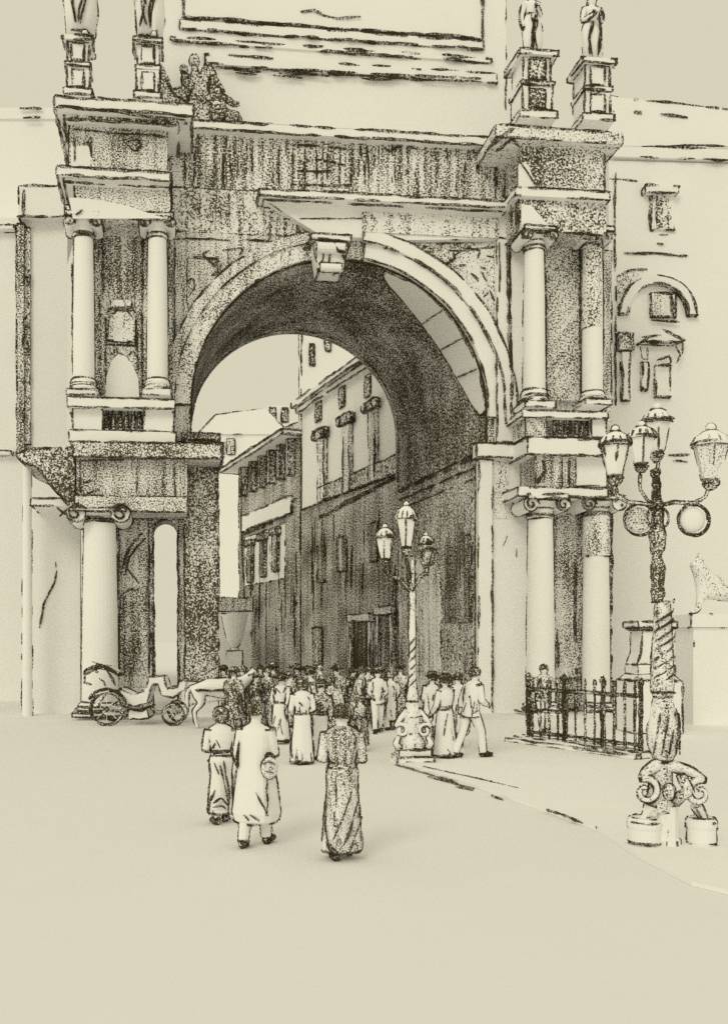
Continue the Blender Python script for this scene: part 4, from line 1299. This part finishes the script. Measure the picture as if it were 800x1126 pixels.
# ---- lamp in front of the arch
d1 = gnd(453, 836, PZ)
mid_l = thing('street_lamp', 'slimmer lamp post with scrolled base standing at the kerb end before the dark archway', 'street lamp', d1, 0, 'ornate lamp posts')
kb2 = d1.y / FPX
def cz(py): return (836 - py) * kb2
def cx(px): return (px - 453) * kb2
m = MB(); m.box(cx(434), cx(474), -.36, .36, 0, .10); m.box(cx(437), cx(471), -.31, .31, .103, .24)
part('plinth', m, pale, mid_l, width=2.6)
m = MB(); m.lathe([(.26, .243), (.24, .4), (.16, .55), (.20, .75), (.23, .9), (.15, 1.1), (.12, 1.2)], 0, 0, 18)
part('pedestal', m, hatch(.16, streak=.5), mid_l, width=3.0, crease=25)
for s in (-1, 1):
    m = MB(); pts = []
    for i in range(20):
        a = i * .36; r_ = .15 * (1 - i * .04)
        pts.append((s * (.24 + math.cos(a + .6) * r_), -.12, .62 + math.sin(a + .6) * r_))
    m.tube(pts, .04, 6)
    m.tube([(s * .12, -.06, 1.05), (s * .26, -.1, .86), pts[0]], [.05, .06, .04], 6)
    m.tube([(s * .30, -.12, .5), (s * .36, -.14, .36), (s * .28, -.14, .25)], [.04, .06, .07], 6)
    part('foot_scroll', m, pale, mid_l, width=2.8, gap=.05, smooth=True, crease=85)
m = MB(); m.lathe([(.10, 1.203), (.12, 1.3), (.085, 1.45), (.07, 1.9), (.08, 2.0), (.06, 2.1), (.07, 2.6), (.058, 3.3), (.068, 3.4), (.048, 3.5), (.042, cz(612))], 0, 0, 16)
sx_ = []
for k in range(6):
    z_ = 1.5 + k * .17
    sx_.append([2.4] + [Vector((math.cos(-2.8 + i * .4) * .075, math.sin(-2.8 + i * .4) * .08, z_ + i * .03)) for i in range(7)])
part('shaft', m, hatch(.22, streak=.6), mid_l, width=3.0, extra=sx_)
lantern(mid_l, (cx(446), -.05, cz(603)), 50 * kb2, 10.5 * kb2, width=2.6)
lantern(mid_l, (cx(423), -.02, cz(616)), 38 * kb2, 10 * kb2, width=3.0)
lantern(mid_l, (cx(469), .1, cz(620)), 34 * kb2, 8 * kb2, width=2.8, dark=.45)
for pts in ([(450, 650), (438, 636), (428, 634), (423, 625)], [(452, 650), (462, 634), (468, 630), (469, 625)], [(450, 640), (447, 620), (446, 612)]):
    m = MB(); m.tube([(cx(a), -.03, cz(b)) for a, b in pts], .03, 8)
    part('arm', m, hatch(.5), mid_l, width=2.4)
m = MB(); m.ring((cx(470), -.03, cz(612)), 9 * kb2, .025, 'y', 18)
part('scroll', m, hatch(.5), mid_l, width=2.8)
m = MB(); m.sphere((cx(439), -.1, cz(773)), 3.4 * kb2, 10, 7)
part('knob', m, hatch(.80), mid_l, line=False)

# ================================================================== iron railing with its stone kerb, and stone piers
FA, FB = gnd(575, 816, PZ), gnd(706, 834, PZ)
fd = (FB - FA); FL = fd.length; fa = math.atan2(fd.y, fd.x)
fence = thing('iron_railing', 'low iron railing of spiked bars on a stone kerb right of the archway', 'railing', FA, fa)
m = MB(); m.box(-.15, FL + .1, -.16, .2, 0, .14); m.box(-.3, FL + .1, -.3, -.165, .003, .07)
part('kerb_stone', m, pale, fence, width=2.6, gap=.15, extra=[[2.8] + [Vector((.02 + i * .11, -.31, -.05 + .05 * (-1) ** i)) for i in range(7)]])
HTP = 1.50
for i in range(4):
    x = [0.05, .38, .70, .985][i] * FL
    m = MB(); m.lathe([(.034, .143), (.034, HTP), (.055, HTP + .03), (.06, HTP + .10), (.02, HTP + .17)], x, 0, 8)
    part('post', m, hatch(.66), fence, width=3.2)
for zz in (.24, .78, 1.28):
    if zz == .78: a, b = .05 * FL, .38 * FL
    else: a, b = .05 * FL, .985 * FL
    m = MB(); m.box(a, b, -.022, .022, zz, zz + .045)
    part('rail', m, hatch(.62), fence, width=2.4)
nb_ = 12
for i in range(nb_):
    x = FL * (.05 + .935 * (i + .5) / nb_)
    m = MB(); m.tube([(x, 0, .143), (x, 0, .8), (x, 0, 1.46)], .018, 6); m.lathe([(.02, 1.461), (.035, 1.50), (.004, 1.60)], x, 0, 6)
    part('bar', m, hatch(.55), fence, width=1.6)

gp_ = at(713, 705, 24.5); gp_.z = PZ
k3 = .0245
pier_ = thing('stone_pier', 'pale stone pier with moulded cap and flared foot behind the railing and lamp', 'pier', gp_, 0)
def gz(py): return CAM.z + (PY0 - py) * k3 - PZ
m = MB(); m.box(-19 * k3, 21 * k3, -.45, .45, gz(741), gz(731)); m.box(-26 * k3, 26 * k3, -.6, .6, 0, gz(748))
m.prism([(-26 * k3, gz(747.9)), (26 * k3, gz(747.9)), (18 * k3, gz(741.2)), (-18 * k3, gz(741.2))], -.5, .5)
m.prism([(-19 * k3, gz(730.8)), (21 * k3, gz(730.8)), (16 * k3, gz(720)), (15 * k3, gz(693)), (-13 * k3, gz(693)), (-14 * k3, gz(718))], -.38, .38)
part('shaft', m, pale, pier_, width=2.8, gap=.12)
m = MB(); m.box(-20 * k3, 22 * k3, -.5, .5, gz(690), gz(684)); m.box(-17 * k3, 18 * k3, -.42, .42, gz(692.8), gz(690.2))
part('cap', m, pale, pier_, width=3.2, gap=.08)
ln_ = at(775, 705, 27); ln_.z = PZ
k4 = .027
lion = thing('stone_pedestal', 'faint pale stone block carrying a crouching sculpted animal at the right edge', 'pedestal', ln_, 0)
def lz(py): return CAM.z + (PY0 - py) * k4 - PZ
m = MB(); m.box(-24 * k4, 60 * k4, -.5, .9, lz(690), lz(676)); m.box(-20 * k4, 60 * k4, -.4, .8, 0, lz(690.3))
part('block', m, pale, lion, width=2.4, gap=.35)
N = {'p': (Vector((1.1, .2, lz(655))), .28), 'm': (Vector((.5, .2, lz(650))), .26), 'c': (Vector((.05, .2, lz(646))), .28), 'n': (Vector((-.1, .1, lz(630))), .2), 'h': (Vector((-.22, .0, lz(618))), .19), 'z': (Vector((-.42, -.05, lz(622))), .10),
     'e': (Vector((-.15, 0, lz(608))), .05), 'f1': (Vector((-.15, .0, lz(660))), .12), 'f2': (Vector((-.25, -.05, lz(671))), .08), 'f3': (Vector((-.5, -.08, lz(673))), .07),
     'h1': (Vector((1.0, 0, lz(660))), .16), 'h2': (Vector((.75, -.05, lz(670))), .09)}
part('animal', grow('animal', N, [('p', 'm'), ('m', 'c'), ('c', 'n'), ('n', 'h'), ('h', 'z'), ('h', 'e'), ('c', 'f1'), ('f1', 'f2'), ('f2', 'f3'), ('p', 'h1'), ('h1', 'h2')], 'm', 1), hatch(.12, streak=.3, tilt=30), lion, width=2.2, smooth=True, crease=80, gap=.35)

# ================================================================== carriage and horse
c0 = gnd(150, 796)
kc = c0.y / FPX
car = thing('open_carriage', 'open horse carriage with folded hood waiting before the left column', 'carriage', c0, 0)
def qx(px): return (px - 150) * kc
def qz(py): return (796 - py) * kc
def wheel(px, r, y, n=8):
    m = MB(); x = qx(px); z = r
    m.ring((x, y, z), r - .03, .028, 'y', 30)
    w_ = part('wheel', m, hatch(.4), car, width=2.2, gap=.2)
    m = MB()
    for i in range(n):
        a = 2 * math.pi * i / n
        m.tube([(x + math.cos(a) * .05, y, z + math.sin(a) * .05), (x + math.cos(a) * (r - .05), y, z + math.sin(a) * (r - .05))], .008, 4)
    part('spokes', m, pale, w_, line=False)
    m = MB(); m.tube([(x, y - .07, z), (x, y + .07, z)], .055, 10)
    part('hub', m, hatch(.4), w_, width=2.0)
for y in (-.7, .7):
    wheel(122, .50, y); wheel(193, .33, y, 6)
m = MB()
bp = [(134, 757), (138, 770), (150, 776), (164, 772), (170, 752), (176, 752), (180, 764), (192, 766), (204, 758), (206, 748), (200, 748), (197, 756), (186, 757), (182, 744), (166, 744), (161, 760), (150, 764), (142, 760)]
m.prism([(qx(a), qz(b)) for a, b in bp], -.5, .5)
part('body', m, pale, car, width=2.6, gap=.15)
m = MB(); m.prism([(qx(a), qz(b)) for a, b in [(143, 783), (146, 779), (150, 781), (158, 781), (164, 778), (166, 788), (158, 789), (150, 788), (144, 789)]], -.55, .55)
part('step', m, pale, car, width=2.8)
m = MB(); rings = []
for i in range(9):
    a = R(165 - i * 17)
    rings.append([(qx(104) + math.cos(a) * 8 * kc + i * 2.6 * kc, y, qz(748) + math.sin(a) * 12 * kc + (8 - i) * .6 * kc + dz) for y, dz in ((-.52, 0), (.52, 0), (.52, .05), (-.52, .05))])
m.loft(rings)
part('folded_hood', m, hatch(.35, streak=.5, dirn='x'), car, width=3.4, extra=[[3.2] + [Vector((qx(a), -.56, qz(b))) for a, b in p] for p in ([(106, 728), (118, 732), (127, 745), (130, 752)], [(110, 738), (118, 742), (124, 750)], [(113, 745), (118, 748), (121, 754)], [(98, 738), (97, 750), (104, 752)])])
m = MB(); m.ring((qx(122), -.72, .5), .58, .02, 'y', 16, 6, R(15), R(150)); m.tube([(qx(137), -.72, .65), (qx(146), -.72, .50), (qx(158), -.6, .45), (qx(172), -.5, .60)], .02, 6)
part('mudguard', m, hatch(.6), car, width=2.8)
m = MB(); m.tube([(qx(122), -.7, .5), (qx(122), .7, .5)], .03, 8); m.tube([(qx(193), -.7, .33), (qx(193), .7, .33)], .03, 8); m.tube([(qx(122), 0, .5), (qx(193), 0, .42)], .035, 8)
m.tube([(qx(193), 0, .42), (qx(215), 0, .62), (qx(250), 0, .75)], .03, 8)
part('axle_and_pole', m, hatch(.2), car, width=1.4, gap=.4, smooth=True, crease=85)

h0 = gnd(240, 801)
hs = thing('horse', 'pale harnessed horse standing in front of the open carriage', 'horse', h0, 0)
N = {}
def nd(k, x, y, z, r): N[k] = (Vector((x, y, z)), r)
nd('rump', -.55, 0, 1.16, .25); nd('croup', -.30, 0, 1.2, .26); nd('barrel', .05, 0, 1.10, .28); nd('chest', .45, 0, 1.12, .27); nd('neck0', .68, 0, 1.30, .19); nd('neck1', .86, 0, 1.46, .14); nd('poll', 1.0, 0, 1.60, .10)
nd('face', 1.14, 0, 1.44, .09); nd('muzzle', 1.24, 0, 1.24, .068)
nd('ear1', .97, -.06, 1.72, .025); nd('ear2', .97, .06, 1.72, .025)
nd('tail0', -.80, 0, 1.18, .05); nd('tail1', -.90, 0, 1.02, .06); nd('tail2', -.90, 0, .75, .05); nd('tail3', -.86, 0, .58, .02)
E = [('croup', 'rump'), ('croup', 'barrel'), ('barrel', 'chest'), ('chest', 'neck0'), ('neck0', 'neck1'), ('neck1', 'poll'), ('poll', 'face'), ('face', 'muzzle'), ('poll', 'ear1'), ('poll', 'ear2'), ('rump', 'tail0'), ('tail0', 'tail1'), ('tail1', 'tail2'), ('tail2', 'tail3')]
for s in (-1, 1):
    q = str(s)
    nd('thigh' + q, -.56, s * .14, .90, .15); nd('stifle' + q, -.46, s * .15, .74, .10); nd('hock' + q, -.68, s * .14, .50, .06); nd('hfet' + q, -.63, s * .14, .14, .04); nd('hhoof' + q, -.57, s * .14, .04, .05)
    nd('shou' + q, .45, s * .15, .90, .13); nd('knee' + q, .50, s * .15, .48, .055); nd('ffet' + q, .50, s * .15, .14, .038); nd('fhoof' + q, .54, s * .15, .04, .05)
    E += [('rump', 'thigh' + q), ('thigh' + q, 'stifle' + q), ('stifle' + q, 'hock' + q), ('hock' + q, 'hfet' + q), ('hfet' + q, 'hhoof' + q), ('chest', 'shou' + q), ('shou' + q, 'knee' + q), ('knee' + q, 'ffet' + q), ('ffet' + q, 'fhoof' + q)]
part('body', grow('horse', N, E, 'barrel', 1), pale, hs, width=2.8, smooth=True, crease=80, gap=.1)
m = MB(); m.ring((.42, 0, 1.14), .31, .03, 'x', 20); m.tube([(.42, -.3, 1.15), (-.1, -.31, 1.1), (-.62, -.27, 1.1)], .02, 6)
part('harness', m, hatch(.55), hs, width=2.0)

# ================================================================== people
def P(px, py, z=0): return gnd(px, py, z)
# foreground pair
t = person(P(281, 930), -18, 'figure in a long pale coat in the foreground, seen from behind with a round bag', h=1.74, stride=.16, arms=((.04, .2), (.14, .95)), dress='coat', hem=.29, wide=1.08, hair='bun', hair_tone=.82, width=3.8,
           extra_cloth=[[3.0, (-.17, -.12, 1.25), (-.20, -.14, 1.05), (-.17, -.16, .95)], [2.6, (.2, -.2, .75), (.22, -.2, .55), (.2, -.2, .42)]])
bgp = P(281, 930)
bag = thing('bag', 'rounded dark-rimmed bag held under the arm of the rounded pale cape', 'bag', bgp + Vector((.17, -.22, 0)), 0)
m = MB(); m.sphere((0, 0, .98), .115, 14, 9, .9, .6, 1.15)
part('pouch', m, hatch(.20, streak=.4), bag, width=3.8, smooth=True, crease=80, extra=[[3, (-.07, -.08, 1.04), (0, -.09, 1.07), (.07, -.08, 1.03)], [2.6, (-.05, -.08, .95), (.05, -.08, .93)]])
m = MB(); m.ring((0, 0, 1.10), .05, .010, 'y', 14, 6, 0, math.pi)
part('strap', m, hatch(.6), bag, width=2.4)
person(P(243, 905), 14, 'woman in head scarf and gathered pale skirt walking left of the long-coated figure', h=1.56, stride=.1, lean=.10, arms=((.12, .9), (.10, .8)), dress='skirt', hem=.16, wide=.68, hat='scarf', hair='short', width=3.7,
       extra_cloth=[[3, (-.06, -.2, .9), (.02, -.22, .6), (.08, -.22, .3)], [2.8, (.0, -.2, .95), (.06, -.22, .6), (.10, -.22, .4)], [3, (-.15, -.2, .35), (-.05, -.25, .42), (.05, -.25, .30)], [3, (-.16, -.2, .28), (-.02, -.25, .3), (.05, -.25, .22)]])
person(P(376, 944), 4, 'woman alone in a dark diagonally hatched long skirt and shawl, hair pinned up', h=1.76, stride=.08, arms=((.10, .9), (.10, .85)), dress='skirt', tone=.34, top_tone=.44, hem=.10, wide=.76, hair='bun', width=3.7,
       extra_cloth=[[3, (-.2, -.15, .75), (-.22, -.16, .45), (-.18, -.18, .2), (-.08, -.22, .13)], [2.6, (.08, -.2, .8), (-.02, -.24, .5), (-.14, -.24, .25)], [2.6, (.16, -.18, .7), (.06, -.24, .4), (-.02, -.26, .2)], [2.6, (.2, -.15, .5), (.12, -.2, .3), (.06, -.26, .16)]])
# the middle distance
mids = [
 (332, 840, 10, 'woman in a plain bell-shaped pale dress left of the hatched-skirt woman', dict(dress='skirt', hem=.05, wide=.80, hair='bun', h=1.72, hat='scarf')),
 (308, 818, -20, 'woman in pale jacket and round hat standing behind the long-coated figure', dict(dress='skirt', hem=.1, wide=.8, hat='wide', h=1.66)),
 (352, 835, 190, 'dark-topped woman facing us just right of the bell-shaped dress', dict(dress='skirt', hem=.05, wide=.75, top_tone=.5, h=1.62, hat='wide')),
 (398, 826, 30, 'small dark-clad child right of the hatched-skirt woman', dict(dress='skirt', tone=.5, hem=.2, wide=.65, h=1.22, hair='bun')),
 (366, 826, 20, 'stooping dark-jacketed figure behind the hatched-skirt woman', dict(dress='coat', tone=.48, hem=.4, h=1.68, lean=.2)),
 (415, 806, 180, 'thin man in pale suit standing left of the slim lamp post', dict(dress='suit', h=1.72, hat='bowler')),
 (429, 803, 0, 'narrow figure in long pale coat beside the slim lamp post', dict(dress='coat', hem=.3, wide=.75, h=1.62)),
 (517, 833, -60, 'tall pale-suited man with bushy dark hair striding away right of the slim lamp post', dict(dress='suit', h=1.86, stride=.28, arms=((-.12, .3), (.22, .6)), width=3.0)),
 (489, 833, 35, 'woman with big dark hat and pale skirt beside the scrolled lamp base', dict(dress='skirt', hem=.05, wide=.85, h=1.70, hat='wide')),
 (475, 815, -10, 'pale-coated figure half hidden by the slim lamp base', dict(dress='coat', h=1.62, hat='bowler')),
 (503, 822, 10, 'dark-haired pale figure between the big-hatted woman and the striding man', dict(dress='coat', hem=.3, h=1.70)),
 (597, 806, 180, 'lone man standing behind the iron railing', dict(dress='suit', h=1.80, top_tone=.3)),
]
rg0 = random.Random(21)
for px, py, fa_, lab, kw in mids:
    kw.setdefault('width', 3.3); kw.setdefault('lean', rg0.uniform(-.04, .16)); kw.setdefault('stride', rg0.uniform(.08, .24)); kw.setdefault('arms', ((rg0.uniform(-.1, .22), rg0.uniform(.1, 1)), (rg0.uniform(-.1, .22), rg0.uniform(.1, 1))))
    person(P(px, py, PZ if px > 470 and py < 834 else 0), fa_, lab, **kw)
crowd = [
 (256, 806, .55, 'coat', 'bowler', "dark coachman-like man in bowler at the pale horse's shoulder"),
 (268, 800, .60, 'coat', None, "bareheaded dark-coated figure hiding the pale horse's head"),
 (281, 804, .62, 'skirt', 'wide', 'dark woman in wide hat just right of the horse, above the long-coated figure'),
 (293, 802, .5, 'suit', None, 'bareheaded dark-suited man left of the pale woman in the round hat'),
 (247, 790, .5, 'suit', 'bowler', 'far man in bowler passing the foot of the left pier'),
 (301, 795, .5, 'coat', 'bowler', 'dark bowler-hatted figure right behind the pale woman in the round hat'),
 (319, 800, .35, 'skirt', None, 'greyish bareheaded woman between the round-hatted woman and the bell-shaped dress'),
 (326, 793, .5, 'coat', 'wide', "wide-hatted dark figure at the far house's foot, above the bell-shaped dress"),
 (344, 803, .3, 'suit', 'bowler', 'lighter grey man in bowler between the bell-shaped dress and the facing woman'),
 (356, 796, .5, 'coat', None, 'bareheaded dark-coated figure behind the dark-topped woman who faces us'),
 (372, 800, .45, 'suit', 'bowler', 'bowler-hatted dark man right above the hatched-skirt woman'),
 (384, 795, .62, 'skirt', None, 'dark bareheaded woman before the left half of the far doorway'),
 (392, 802, .35, 'coat', 'wide', 'lighter figure in wide hat behind the small child'),
 (405, 796, .55, 'suit', None, 'bareheaded dark man before the far doorway, left of the thin pale man'),
 (440, 797, .4, 'coat', 'bowler', 'grey bowler-hatted figure just left of the slim lamp post'),
 (338, 789, .55, 'skirt', 'wide', 'tiny far woman in wide hat at the foot of the dark house wall'),
 (286, 789, .5, 'coat', None, 'tiny far dark figure at the corner of the eaved house')]
rg = random.Random(5)
for i, (px, py, tn, ds, ht, lab) in enumerate(crowd):
    kw = dict(dress=ds, tone=tn, h=rg.uniform(1.58, 1.78), hat=ht, width=2.8, fingers=True, lean=rg.uniform(-.05, .2), stride=rg.uniform(.05, .25), arms=((rg.uniform(-.1, .25), rg.uniform(0, .9)), (rg.uniform(-.1, .25), rg.uniform(0, .9))))
    if ds == 'skirt': kw['wide'] = .75
    person(P(px, py), rg.uniform(-180, 180), lab, group='small dark figures crowding the archway', **kw)
